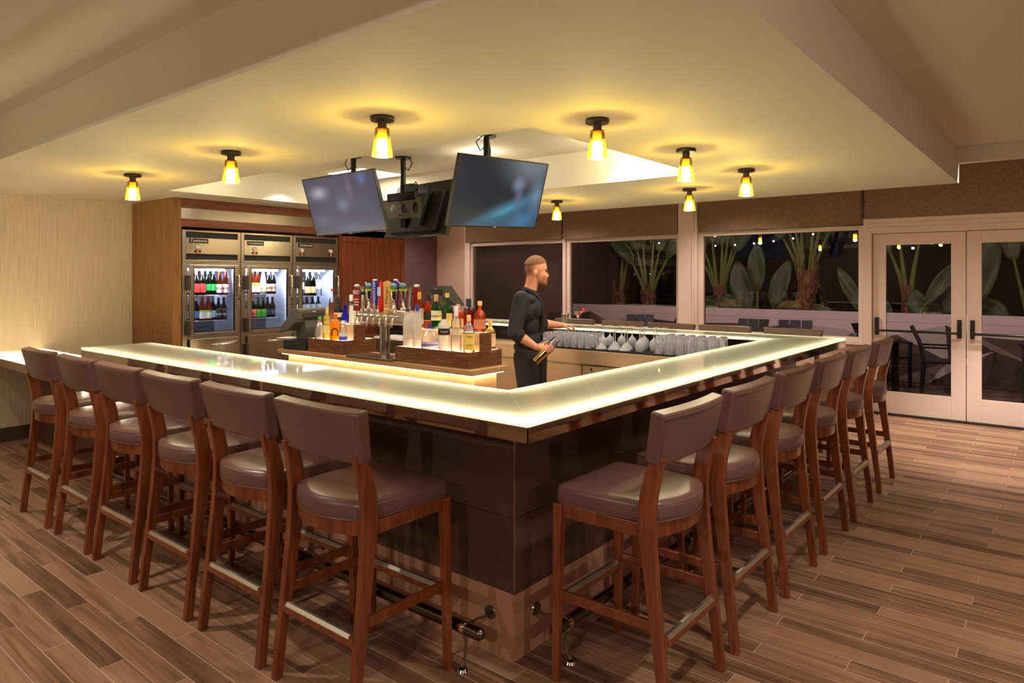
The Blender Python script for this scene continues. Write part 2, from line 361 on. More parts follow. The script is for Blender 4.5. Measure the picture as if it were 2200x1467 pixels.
# window wall pieces (x = XW)
def ybox(b, y0, y1, z0, z1, x0=XW, x1=XW+0.12): b.box(x0, y0, z0, x1, y1, z1)
w = MB()
ybox(w, 6.72, 7.475, 0, 2.95)                     # pilaster between corridor and first window
ybox(w, -5.2, 6.72, 2.20, 2.95, XW+0.02)          # above the heads
ybox(w, 0.42, 6.72, 0, 0.80, XW+0.02)             # below the sills
ybox(w, -5.2, -1.62, 0, 2.95)
struct(w.build('wall_window_side', tan))
w = MB(); w.box(XW-0.09, 2.467, 0, XW+0.1, 2.739, 2.95); w.box(XW-0.05, 6.66, 0, XW, 6.78, 2.95)
w.box(XW-0.115,2.50,0,XW-0.09,2.53,2.95)
struct(w.build('trim_2', cream, bevel=0.004))
def window(nm, y0, y1, z0, z1):
    e = bpy.data.objects.new(nm, None); COL.objects.link(e); e.location = (XW, (y0+y1)/2, z0); struct(e)
    h = (y1-y0)/2; t = 0.06; b = MB(); H_ = z1-z0
    b.box(-0.02,-h,0,0.06,-h+t,H_).box(-0.02,h-t,0,0.06,h,H_).box(-0.02,-h+t,0,0.06,h-t,t*0.8).box(-0.02,-h+t,H_-t*0.9,0.06,h-t,H_)
    b.build('window_frame', cream, e, bevel=0.004)
    MB().box(0.018,-h+t,t*0.8,0.024,h-t,H_-t*0.9).build('window_pane', pane_m, e)
    MB().box(-0.05,-h,-0.04,0.05,h,0).build('window_sill', cream, e, bevel=0.004)
window('window_1', 4.66, 6.68, 0.82, 2.165)
window('window_2', 2.739, 4.64, 0.82, 2.165)
window('window_3', 0.43, 2.467, 0.82, 2.18)
# woven roller shades, drawn up above the heads
lm = mat('woven_shade', (120,92,68), 0.8); P = lm.node_tree.nodes['Principled BSDF']
p1 = coords(lm, (1,240,14)); n1 = N(lm, 'ShaderNodeTexNoise'); n1.inputs['Scale'].default_value = 1; L(lm, p1, 'Vector', n1, 'Vector')
p2 = coords(lm, (1,14,260)); n2 = N(lm, 'ShaderNodeTexNoise'); n2.inputs['Scale'].default_value = 1; L(lm, p2, 'Vector', n2, 'Vector')
am = N(lm, 'ShaderNodeMath', operation='ADD'); L(lm, n1, 'Fac', am, 0); L(lm, n2, 'Fac', am, 1)
am2 = N(lm, 'ShaderNodeMath', operation='MULTIPLY'); L(lm, am, 0, am2, 0); am2.inputs[1].default_value = 0.5
r = ramp(lm, [(0.35,(108,82,60)),(0.52,(140,110,84)),(0.68,(164,134,104))]); L(lm, am2, 0, r, 'Fac'); L(lm, r, 'Color', P, 'Base Color')
for (y0, y1, zb, lab) in [(4.71,6.74,2.175,'brown woven roller shade above the leftmost window, beside the tan pilaster'),
                     (2.76,4.67,2.165,'brown woven roller shade over the window left of the wide cream column'),
                     (0.455,2.45,2.185,'brown woven roller shade over the window right of the wide cream column'),
                     (-2.6,0.40,2.245,'long brown woven roller shade above the glass double doors')]:
    e = thing('roller_shade', lab, 'shade', (XW-0.075, (y0+y1)/2, zb), 0, 'woven roller shades along the window wall'); h = (y1-y0)/2
    MB().box(0,-h,0.0,0.003,h,2.93-zb).build('shade_fabric', lm, e)
    MB().box(-0.004,-h,0,0.007,h,0.014).build('hem_bar', lm, e)
for y in (4.69, 0.43):
    t_ = MB().tube([(XW-0.06,y,2.9),(XW-0.06,y,2.30)],0.004,6).cyl((XW-0.06,y,2.30),(XW-0.06,y,2.26),0.007,n=8)
    tag(t_.build('shade_cord', blackm), 'thin dark pull cord in the gap beside the %s shade' % ('leftmost' if y>3 else 'double doors'), 'cord')
# double doors
e = bpy.data.objects.new('trim_3', None); COL.objects.link(e); e.location = (XW, 0, 0); struct(e)
b = MB(); b.box(-0.05,0.345,0,0.10,0.43,2.245); b.box(-0.05,-1.62,0,0.10,-1.484,2.245); b.box(-0.05,-1.484,2.075,0.10,0.345,2.245)
b.box(-0.065,-1.62,2.20,-0.05,0.43,2.245); b.box(-0.06,-1.6,2.10,-0.05,0.39,2.14); b.box(-0.06,-1.6,2.155,-0.05,0.40,2.185)
b.build('door_casing', cream, e, bevel=0.004)
MB().box(-0.06,-1.53,0,0.10,0.345,0.012).build('threshold', blackm, e)
def leaf(nm, yh, sgn):
    # yh: hinge side, leaf extends sgn * 0.915
    e = bpy.data.objects.new(nm, None); COL.objects.link(e); e.location = (XW, yh, 0.015); struct(e)
    wd = 0.905*sgn; a, d = (0, wd) if wd > 0 else (wd, 0); H_ = 2.055; st = 0.135
    b = MB(); b.box(0.0,a,0,0.045,a+st,H_).box(0.0,d-st,0,0.045,d,H_).box(0.0,a+st,0,0.045,d-st,0.25).box(0.0,a+st,H_-0.13,0.045,d-st,H_)
    b.build('door_frame', cream, e, bevel=0.003)
    MB().box(0.018,a+st,0.25,0.024,d-st,H_-0.13).build('door_pane', pane_m, e)
    pb = MB(); zz = 0.965
    for yy in (0.045*sgn, wd-0.055*sgn):
        pb.box(-0.035,yy-0.02,zz-0.07,0.0,yy+0.02,zz+0.13)
        pb.box(-0.075,yy-0.012,zz-0.03,-0.03,yy+0.012,zz+0.0)
    pb.tube([(-0.075,0.04*sgn,zz-0.015),(-0.075,wd-0.06*sgn,zz-0.015)],0.014,10)
    pb.build('push_bar', black, e, smooth=True, bevel=0.003)
    hh = MB(); yy = wd-0.115*sgn
    hh.tube([(0.045,yy,0.98),(0.10,yy,0.98),(0.115,yy,0.995),(0.115,yy,1.17),(0.10,yy,1.19),(0.045,yy,1.19)],0.012,8); hh.build('pull_handle', black, e, smooth=True)
leaf('door_1', 0.34, -1); leaf('door_4', -1.478, 1)
# baseboard
bb = mat('brown_vinyl_base', (88,66,52), 0.5)
struct(MB().box(-5.2,YW-0.012,0,1.31,YW,0.135).build('baseboard_left', bb))
struct(MB().box(XW-0.06,6.72,0,XW-0.05,7.47,0.12).build('baseboard_window', bb))

# ------------------------------------------------------------------ bar
bar = thing('bar_counter', 'U-shaped bar with glowing milky glass top and dark brown panelled base', 'bar')
GT, GB = 1.067, 1.047
XR, YL = 4.297, 4.05
YF = 5.42                                     # far arm runs on towards the cabinet
IN = 0.485                                    # arm width
xi = XR-IN+0.0                                 # inner edge of far arm
poly = [(0,0),(XR,0),(XR,YF),(xi,YF),(xi,IN),(IN,IN),(IN,YL),(0,YL)]
b = MB()
t_ = [b.b.verts.new((x,y,GT)) for x,y in poly]; q_ = [b.b.verts.new((x,y,GB)) for x,y in poly]
b.mi = 0; b._f(t_); b.mi = 1
for i in range(len(poly)): j=(i+1)%len(poly); b._f([q_[i],q_[j],t_[j],t_[i]])
b.build('glass_top', [litglass, litedge], bar, recalc=False)
# thin seams where the panels meet, mitre at the corner
for sg in ([(0.004,0.004,GT+0.0003),(IN-0.004,IN-0.004,GT+0.0003)],[(XR-0.004,0.004,GT+0.0003),(xi+0.004,IN-0.004,GT+0.0003)]):
    MB().tube(sg,0.0012,4).build('glass_seam', mat('seam_silicone', (250,246,225), 0.4), bar)
# polished steel fascia below the glass, inner fascia darker
def band(b, ring, z0, z1, t):
    # ring: list of outer points; box segments hugging it inward
    for i in range(len(ring)-1):
        (x0,y0),(x1,y1) = ring[i], ring[i+1]
        b.box(min(x0,x1)-(0 if x0!=x1 else 0), min(y0,y1), z0, max(x0,x1)+(t if x0==x1 else 0), max(y0,y1)+(t if y0==y1 else 0), z1)
b = MB()
b.box(0.001,0.001,0.992,0.004,YL,GB); b.box(0.001,0.001,0.992,XR,0.004,GB); b.box(XR-0.004,0.001,0.992,XR-0.001,YF,GB); b.box(0.001,YL-0.004,0.992,IN,YL-0.001,GB)
b.build('steel_fascia', mirror, bar)
b = MB(); b.box(IN-0.006,IN-0.004,0.97,IN-0.001,YL,GB); b.box(IN-0.006,IN-0.006,0.97,xi+0.006,IN-0.001,GB); b.box(xi+0.001,IN-0.004,0.97,xi+0.006,YF,GB)
b.build('inner_fascia', mat('dark_bronze_edge', (40,34,30), 0.2, 0.8), bar)
box_white = mat('light_box_white', (150,144,124), 0.6)
b = MB(); b.box(0.004,0.004,0.992,IN-0.006,YL-0.004,0.998); b.box(IN-0.006,0.004,0.992,XR-0.004,IN-0.006,0.998); b.box(xi+0.006,IN-0.006,0.992,XR-0.004,YF,0.998)
b.build('light_box_floor', box_white, bar)
b = MB(); zs=1.018
for (x0,y0,x1,y1) in [(0.014,0.02,0.022,YL-0.02),(IN-0.022,IN-0.02,IN-0.014,YL-0.02),(0.03,0.014,XR-0.02,0.022),(IN-0.02,IN-0.022,xi+0.02,IN-0.014),(XR-0.030,0.03,XR-0.022,YF-0.02),(xi+0.022,IN-0.02,xi+0.030,YF-0.02)]:
    b.box(x0,y0,zs-0.004,x1,y1,zs)
b.build('led_strip', led, bar)
# base: large dark tile courses above a tan kick band
tile = mat('dark_brown_tile', (84,58,50), 0.22, spec=0.5); P = tile.node_tree.nodes['Principled BSDF']
p = coords(tile, (90,90,90)); n = N(tile, 'ShaderNodeTexNoise'); n.inputs['Scale'].default_value = 2; n.inputs['Detail'].default_value = 2; L(tile, p, 'Vector', n, 'Vector')
r = ramp(tile, [(0.3,(76,52,45)),(0.7,(92,66,58))]); L(tile, n, 'Fac', r, 'Fac'); L(tile, r, 'Color', P, 'Base Color')
kick = mat('lamplit_kick_tile', (172,128,102), 0.38)  # tan tile, colour lightened to carry the lamplight on the kick
rc = 0.306; W_ = 0.12
def wallring(b, o, z0, z1, dx=0.0):
    b.box(o,o,z0,o+W_,YL-0.02,z1); b.box(o+W_,o,z0,XR-rc-dx,o+W_,z1); b.box(XR-rc-W_-dx,o+W_,z0,XR-rc-dx,YF,z1)
z_ = [0.276, 0.583, 0.875, 0.992]
b = MB()
for a, d in zip(z_[:-1], z_[1:]):
    wallring(b, rc, a+0.0015, d-0.0015)
b.build('base_panel', tile, bar)
b = MB(); wallring(b, rc+0.003, 0.05, 0.99, 0.003); b.build('base_core', mat('grout_dark', (50,36,30), 0.8), bar)
b = MB(); wallring(b, rc-0.001, 0.0, 0.274, -0.001); b.build('kick_band', kick, bar)
b = MB(); b.box(rc-0.003,rc-0.003,0.276,rc+0.004,rc+0.004,0.992); b.box(rc-0.003,rc-0.003,0.274,rc+0.001,YL-0.02,0.278); b.box(rc-0.003,rc-0.003,0.274,XR-rc,rc+0.001,0.278)
b.box(rc-0.003,YL-0.026,0.276,rc+0.004,YL-0.019,0.992)
b.build('metal_edge_trim', mat('satin_aluminium', (190,176,164), 0.3, 1.0), bar)
# lower accessible ledge between bar end and the wallpapered wall
led_ = thing('accessible_counter', 'lower glowing glass ledge running from the bar end to the wallpapered wall', 'counter', (0,YL,0.865))
Ln = YW-0.014-YL-0.002
b = MB(); tv = [(0,0.002),(IN,0.002),(IN,Ln),(0,Ln)]
t_ = [b.b.verts.new((x,y,0)) for x,y in tv]; q_ = [b.b.verts.new((x,y,-0.02)) for x,y in tv]
b._f(t_); b.mi=1
for i in range(4): j=(i+1)%4; b._f([q_[i],q_[j],t_[j],t_[i]])
b.build('glass_top', [litglass, litedge], led_, recalc=False)
b = MB(); b.box(0.001,0.002,-0.09,0.012,Ln,-0.02).box(IN-0.012,0.002,-0.09,IN-0.001,Ln,-0.02).box(0.012,0.002,-0.09,IN-0.012,Ln,-0.084); b.build('fascia', mat('taupe_fascia', (150,122,98), 0.5), led_)
b = MB(); b.box(0.03,0.03,-0.066,0.04,Ln-0.03,-0.06).box(IN-0.04,0.03,-0.066,IN-0.03,Ln-0.03,-0.06); b.build('led_strip', emitter('bright_led_strip', (255,253,232), 150), led_)
b = MB(); b.box(0.40,0.0,-0.865,0.46,Ln,-0.09); b.build('knee_panel', mat('brown_laminate', (108,76,54), 0.4), led_)

# foot rails
def footrail(name, lab, pts, nrm, flr):
    # pts: axis start and end; nrm: unit direction from rail to the bar wall
    e = thing(name, lab, 'foot rail', (0,0,0), 0, 'foot rails along the bar base')
    a, d = Vector(pts[0]), Vector(pts[1]); t = (d-a).normalized(); b = MB(); r = 0.0255
    b.tube([a, d], r, 20); b.sphere(a, r, 18, 10); b.build('rail_tube', pewter, e, smooth=True)
    L_ = (d-a).length; n_ = max(2, int(L_/0.95)+1)
    for i in range(n_):
        c = a + t*(0.075 + i*(L_-0.15)/(n_-1)); w_ = nrm
        k = MB(); k.tube([c-t*0.011, c+t*0.011], r+0.004, 20); k.build('collar', chrome, e, smooth=True)
        k = MB(); wl = c + w_*flr; wl.z = 0.165
        k.tube([c+w_*0.026+Vector((0,0,0.004)), c+w_*(flr*0.45)+Vector((0,0,0.010)), c+w_*(flr*0.8)+Vector((0,0,-0.002)), wl], 0.006, 8)
        k.cyl(wl-w_*0.006, wl, 0.027, 0.030, 18)
        k.tube([c-Vector((0,0,r)), c+Vector((0,0,-0.07))+w_*0.006, c+Vector((0,0,-0.12))-w_*0.002, Vector((c.x,c.y,0.012))-w_*0.02], 0.008, 8, [0.010,0.006,0.006,0.010])
        f_ = Vector((c.x,c.y,0))-w_*0.02
        k.cyl(f_, f_+Vector((0,0,0.010)), 0.028, 0.022, 18); k.build('bracket', mat('bracket_chrome', (160,150,142), 0.14, 1.0), e, smooth=True)
footrail('foot_rail', 'tubular pewter foot rail along the left side of the bar base', [(0.150,0.36,0.160),(0.150,4.0,0.160)], Vector((1,0,0)), 0.156)
footrail('foot_rail', 'tubular pewter foot rail along the right side of the bar base', [(0.375,0.150,0.155),(3.95,0.150,0.155)], Vector((0,1,0)), 0.156)

# ------------------------------------------------------------------ bar stools
def offset_y(sgn, v): return sgn*v
def stool(label):
    e = thing('bar_stool', label, 'bar stool', (0,0,0), 0, 'leather bar stools around the bar')
    # seat cushion: straight front and sides, bowed rear
    def outline(k, n_arc=12):
        hw = 0.235*k; pts = [(0.242*k, -hw), (0.242*k, hw)]
        cr = []
        # front corners rounded
        pts = []
        rr_ = 0.022
        for a in range(5): th = -PI/2 + PI/2*a/4; pts.append((0.242*k-rr_+rr_*math.cos(th), -hw+rr_+rr_*math.sin(th)))
        for a in range(5): th = PI/2*a/4; pts.append((0.242*k-rr_+rr_*math.cos(th), hw-rr_+rr_*math.sin(th)))
        pts.append((0.0, hw*0.985)); pts.append((-0.12*k, hw*0.925)); pts.append((-0.160*k, hw*0.90))
        m_ = n_arc
        for i in range(1, m_):
            s = 1-2*i/m_; pts.append((-0.165*k-0.068*k*(1-s*s), s*hw*0.89))
        pts += [(-0.160*k, -hw*0.90), (-0.12*k, -hw*0.925), (0.0, -hw*0.985)]
        return pts
    prof = [(0.965,0.690),(0.995,0.697),(1.0,0.715),(0.997,0.738),(0.985,0.750),(0.955,0.759),(0.88,0.765),(0.7,0.770),(0.45,0.773),(0.2,0.774)]
    b = MB(); b.rings([[Vector((x,y,z)) for x,y in outline(k)] for k, z in prof]); b.build('seat', leather, e, smooth=True, angle=60)
    b = MB(); o_ = outline(0.984); ring = [Vector((x,y,0.7515)) for x,y in o_]; b.tube(ring+[ring[0]], 0.0022, 6); o_ = outline(0.985); ring = [Vector((x,y,0.6935)) for x,y in o_]; b.tube(ring+[ring[0]], 0.003, 6)
    b.build('seat_piping', leather, e, smooth=True)
    # apron: three straight rails and a bowed rear rail
    b = MB(); b.box(0.212,-0.212,0.640,0.236,0.212,0.690)
    for s in (-1,1): b.box(-0.13,s*0.208,0.640,0.212,s*0.232,0.690)
    rin, rout = [], []
    for i in range(15):
        s = 1-2*i/14; rin.append((-0.132-0.062*(1-s*s), s*0.213)); rout.append((-0.156-0.064*(1-s*s), s*0.213))
    pl = rin + rout[::-1]; b.prism(pl, 0.636, 0.6895)
    b.build('seat_frame', cherry, e, bevel=0.0025)
    for s in (-1,1):
        # front leg, tapering to the floor
        b = MB(); rr = []
        for z, w_ in [(0,0.028),(0.35,0.033),(0.69,0.038)]:
            x1 = 0.250-0.004*(z/0.69); y1 = 0.250-0.006*(z/0.69)
            rr.append([Vector(p) for p in [(x1-w_,s*(y1-w_),z),(x1,s*(y1-w_),z),(x1,s*y1,z),(x1-w_,s*y1,z)]])
        b.rings(rr); b.build('leg', cherry, e, bevel=0.003)
        # rear leg running up into the back, kinked at the seat
        b = MB(); rr = []
        for z, xr, xf, yo, th in [(0,-0.250,-0.214,0.252,0.030),(0.15,-0.236,-0.199,0.250,0.031),(0.33,-0.214,-0.172,0.247,0.032),(0.5,-0.197,-0.147,0.244,0.032),(0.62,-0.187,-0.129,0.242,0.032),(0.70,-0.184,-0.121,0.2405,0.031),(0.75,-0.185,-0.122,0.239,0.031),(0.80,-0.191,-0.128,0.237,0.030),(0.87,-0.205,-0.145,0.233,0.029),(0.93,-0.220,-0.168,0.230,0.028)]:
            rr.append([Vector(p) for p in [(xr,s*(yo-th),z),(xf,s*(yo-th),z),(xf,s*yo,z),(xr,s*yo,z)]])
        b.rings(rr); b.build('leg', cherry, e, bevel=0.003)
        b = MB(); rr = []
        for x in (-0.185, 0.222): rr.append([Vector((x,s*0.222,0.320)),Vector((x,s*0.240,0.320)),Vector((x,s*0.240,0.358)),Vector((x,s*0.222,0.358))])
        b.rings(rr); b.build('stretcher', cherry, e, bevel=0.003)
        for gx_ in (0.236,-0.232): MB().cyl((gx_,s*0.2365,0.0),(gx_,s*0.2365,0.004),0.011,n=10).build('foot_glide', black, e)
    for (x0,x1,z1) in [(-0.222,-0.198,0.303),(0.212,0.236,0.335)]:
        b = MB(); b.box(x0,-0.222,z1-0.040,x1,0.222,z1-0.014); fr = b.build('footrest', cherry, e, bevel=0.002)
        M_ = Matrix(((1,0,0,0),(0,0,1,0),(0,1,0,0),(0,0,0,1)))
        b = MB(); b.prism([(x0-0.001,z1-0.014),(x0-0.001,z1-0.011),(x0+0.009,z1),(x1-0.003,z1),(x1+0.001,z1-0.004),(x1+0.001,z1-0.014)], -0.197, 0.197, M_); b.build('metal_strip', alu_strip, fr)
        for s in (-1,1): MB().box(x0,s*0.197,z1-0.015,x1,s*0.222,z1-0.001).build('rail_end', cherry, fr)
    # backrest: leaning, gently curved, wider at the top
    b = MB(); NX, NZ = 12, 5; th = 0.056
    def P3(u, v, side):   # u -1..1 across, v 0..1 up
        hw = 0.236 + (0.262-0.236)*v; z = 0.903 + v*0.190
        x = -0.209 - 0.040*v - 0.020*(1-u*u) + 0.010
        nx_, nz_ = 0.978, 0.206
        if side: x += th*nx_; z += th*nz_*0.35 if False else 0.010
        return Vector((x, u*hw, z))
    back = [[P3(-1+2*i/NX, j/NZ, 0) for i in range(NX+1)] for j in range(NZ+1)]
    fro = [[P3(-1+2*i/NX, j/NZ, 1) for i in range(NX+1)] for j in range(NZ+1)]
    loops = []
    for j in range(NZ+1): loops.append(back[j] + fro[j][::-1])
    b.rings(loops); o = b.build('backrest', leather, e, smooth=True, bevel=0.009, seg=3, angle=50)
    b = MB()
    for pth in ([P3(-1+2*i/12,1,0)+Vector((-0.0005,0,-0.013)) for i in range(13)],):
        b.tube([Vector((p.x,p.y*0.965,p.z)) for p in pth], 0.0013, 5)
    for s in (-1,1): b.tube([P3(s*0.955,j/5,0)+Vector((-0.0006,0,0)) for j in range(6)][:5]+[P3(s*0.955,0.93,0)+Vector((-0.0006,0,0))], 0.0013, 5)
    b.build('stitching', thread, e, smooth=True)
    return e
ordn = ['first','second','third','fourth','fifth','sixth']
s0 = None
left = [0.720,1.312,1.920,2.513,3.112,3.753]; right = [0.545,1.170,1.825,2.500,3.186,3.936]; far = [0.53,1.17,1.74,2.30,2.93]
LL = ['brown leather stool on the left side of the bar, closest to the bar corner','brown leather stool on the left side, next after the closest one','brown leather stool on the left side, third away from the bar corner','brown leather stool on the left side, fourth away from the bar corner','brown leather stool on the left side, last but one before the wallpapered wall','brown leather stool on the left side at the far left end, beside the lower ledge']
RL = ['brown leather stool on the right side of the bar, closest to the bar corner','brown leather stool on the right side, second from the bar corner','brown leather stool on the right side, third from the bar corner','brown leather stool on the right side, fourth from the bar corner','brown leather stool on the right side, last but one before the glass doors','brown leather stool at the far right end, its back in front of the glass door']
FL = ['brown stool back behind the far bar arm, rightmost, nearest the far bar corner','brown stool back behind the far bar arm, second from the right','brown stool back behind the far bar arm, in front of the cream column','brown stool back behind the far bar arm, behind the stemmed glasses','brown stool back behind the far bar arm, leftmost, behind the cocktail']
for i, y in enumerate(left):
    if s0 is None: s0 = stool(LL[0]); s0.location = (-0.135, y, 0)
    else: dup(s0, (-0.135, y, 0), 0, LL[i])
for i, x in enumerate(right): dup(s0, (x, -0.135, 0), PI/2, RL[i])
for i, y in enumerate(far): dup(s0, (XR+0.135, y, 0), PI, FL[i])

# ------------------------------------------------------------------ ceiling lamps
def fixture(label):
    e = thing('ceiling_lamp', label, 'ceiling lamp', (0,0,0), 0, 'amber glass ceiling lamps over the bar')
    b = MB(); b.lathe([(0.0,-0.0),(0.058,-0.0),(0.061,-0.004),(0.061,-0.018),(0.058,-0.022),(0.0,-0.022)],32); b.build('canopy', bronze, e, smooth=True)
    b = MB(); b.cyl((0,0,-0.022),(0,0,-0.062),0.0225,n=20); b.cyl((-0.032,0,-0.022),(-0.032,0,-0.030),0.004,n=8); b.build('stem', bronze, e, smooth=True)
    b = MB(); b.lathe([(0.0,-0.058),(0.034,-0.058),(0.036,-0.061),(0.034,-0.064),(0.0,-0.064)],28); b.build('collar', mat('copper_collar', (110,52,30), 0.35, 0.7), e, smooth=True)
    prof = [(0.033,-0.064),(0.036,-0.066),(0.0525,-0.196),(0.0530,-0.199),(0.0510,-0.199),(0.0345,-0.068)]
    b = MB(); b.lathe(prof, 36, None, False, False); b.build('lamp_shade', amberglass, e, smooth=True, recalc=True)
    b = MB(); b.lathe([(0.0,-0.066),(0.019,-0.066),(0.021,-0.072),(0.019,-0.078),(0.021,-0.086),(0.019,-0.096),(0.022,-0.112),(0.0,-0.112)],20); b.build('socket', mat('cream_ceramic', (240,214,150), 0.5), e, smooth=True)
    b = MB(); b.lathe([(0.0,-0.112),(0.022,-0.112),(0.029,-0.132),(0.032,-0.152),(0.030,-0.166),(0.020,-0.180),(0.0,-0.184)],20); b.build('bulb', bulb_m, e, smooth=True)
    return e
FX = [(0.385,1.22,'amber glass ceiling lamp nearest the left TV, third from the left'),(0.395,2.70,'amber glass ceiling lamp, second from the left'),(0.41,4.20,'amber glass ceiling lamp at the far left, near the wallpapered wall'),
      (1.11,0.415,'amber glass ceiling lamp just right of the right TV, large in view'),(2.146,0.415,'amber glass ceiling lamp at the right corner of the ceiling recess'),(3.17,0.415,'amber glass ceiling lamp farthest to the right'),
      (3.947,1.22,'small distant amber ceiling lamp in front of the cream column'),(3.985,2.71,'smallest amber ceiling lamp, at the far end above the bartender')]
f0 = None
for x, y, lb in FX:
    if f0 is None: f0 = fixture(lb); f0.location = (x, y, ZL)
    else: dup(f0, (x,y,ZL), 0, lb)
for (x, y, lb) in FX:
    lamp('bulb_glow', 'POINT', (x, y, ZL-0.20), 7.5, AMB, shadow_soft_size=0.03)

# ------------------------------------------------------------------ cooler cabinet surround
YC = 5.52
cab = thing('wood_cabinet', 'floor to ceiling brown wood cabinet framing three glass door coolers', 'cabinet', (1.312, YC, 0))
cx = 1.312
Zt = ZL-0.003
MB().box(0,0.0,0,0.03,YW-YC-0.01,Zt).build('side_panel', oakside, cab)
b = MB(); b.box(0,-0.012,0,0.088,0,Zt); b.build('stile', oakside, cab)
b = MB(); b.box(0.088,-0.012,2.275,3.078,0.02,Zt).box(0.088,-0.012,2.085,3.078,0.02,2.165); b.build('header_panel', redh, cab)
b = MB(); b.box(0.088,-0.002,2.165,2.05,0.02,2.275); b.build('steel_band', steelc, cab)
b = MB(); b.box(2.022,-0.012,0,2.045,0.6,2.085); b.box(2.045,-0.012,2.085,3.078,0.0,2.165); b.build('divider', redwood, cab)
MB().box(0.088,0.0,0,0.100,0.62,2.085).build('gap_panel', black, cab)
for k in range(2):
    x0 = 2.05+k*0.514; x1 = x0+0.508
    b = MB(); b.box(x0,-0.02,0.1,x0+0.06,0.0,2.08).box(x1-0.06,-0.02,0.1,x1,0.0,2.08).box(x0+0.06,-0.02,0.1,x1-0.06,0.0,0.17).box(x0+0.06,-0.02,2.01,x1-0.06,0.0,2.08).box(x0+0.06,-0.008,0.17,x1-0.06,0.0,2.01)
    b.build('door', redwood, cab, bevel=0.002)
b = MB(); b.box(2.045,0.0,0,3.078,0.6,2.085); b.build('carcass', redwood, cab)

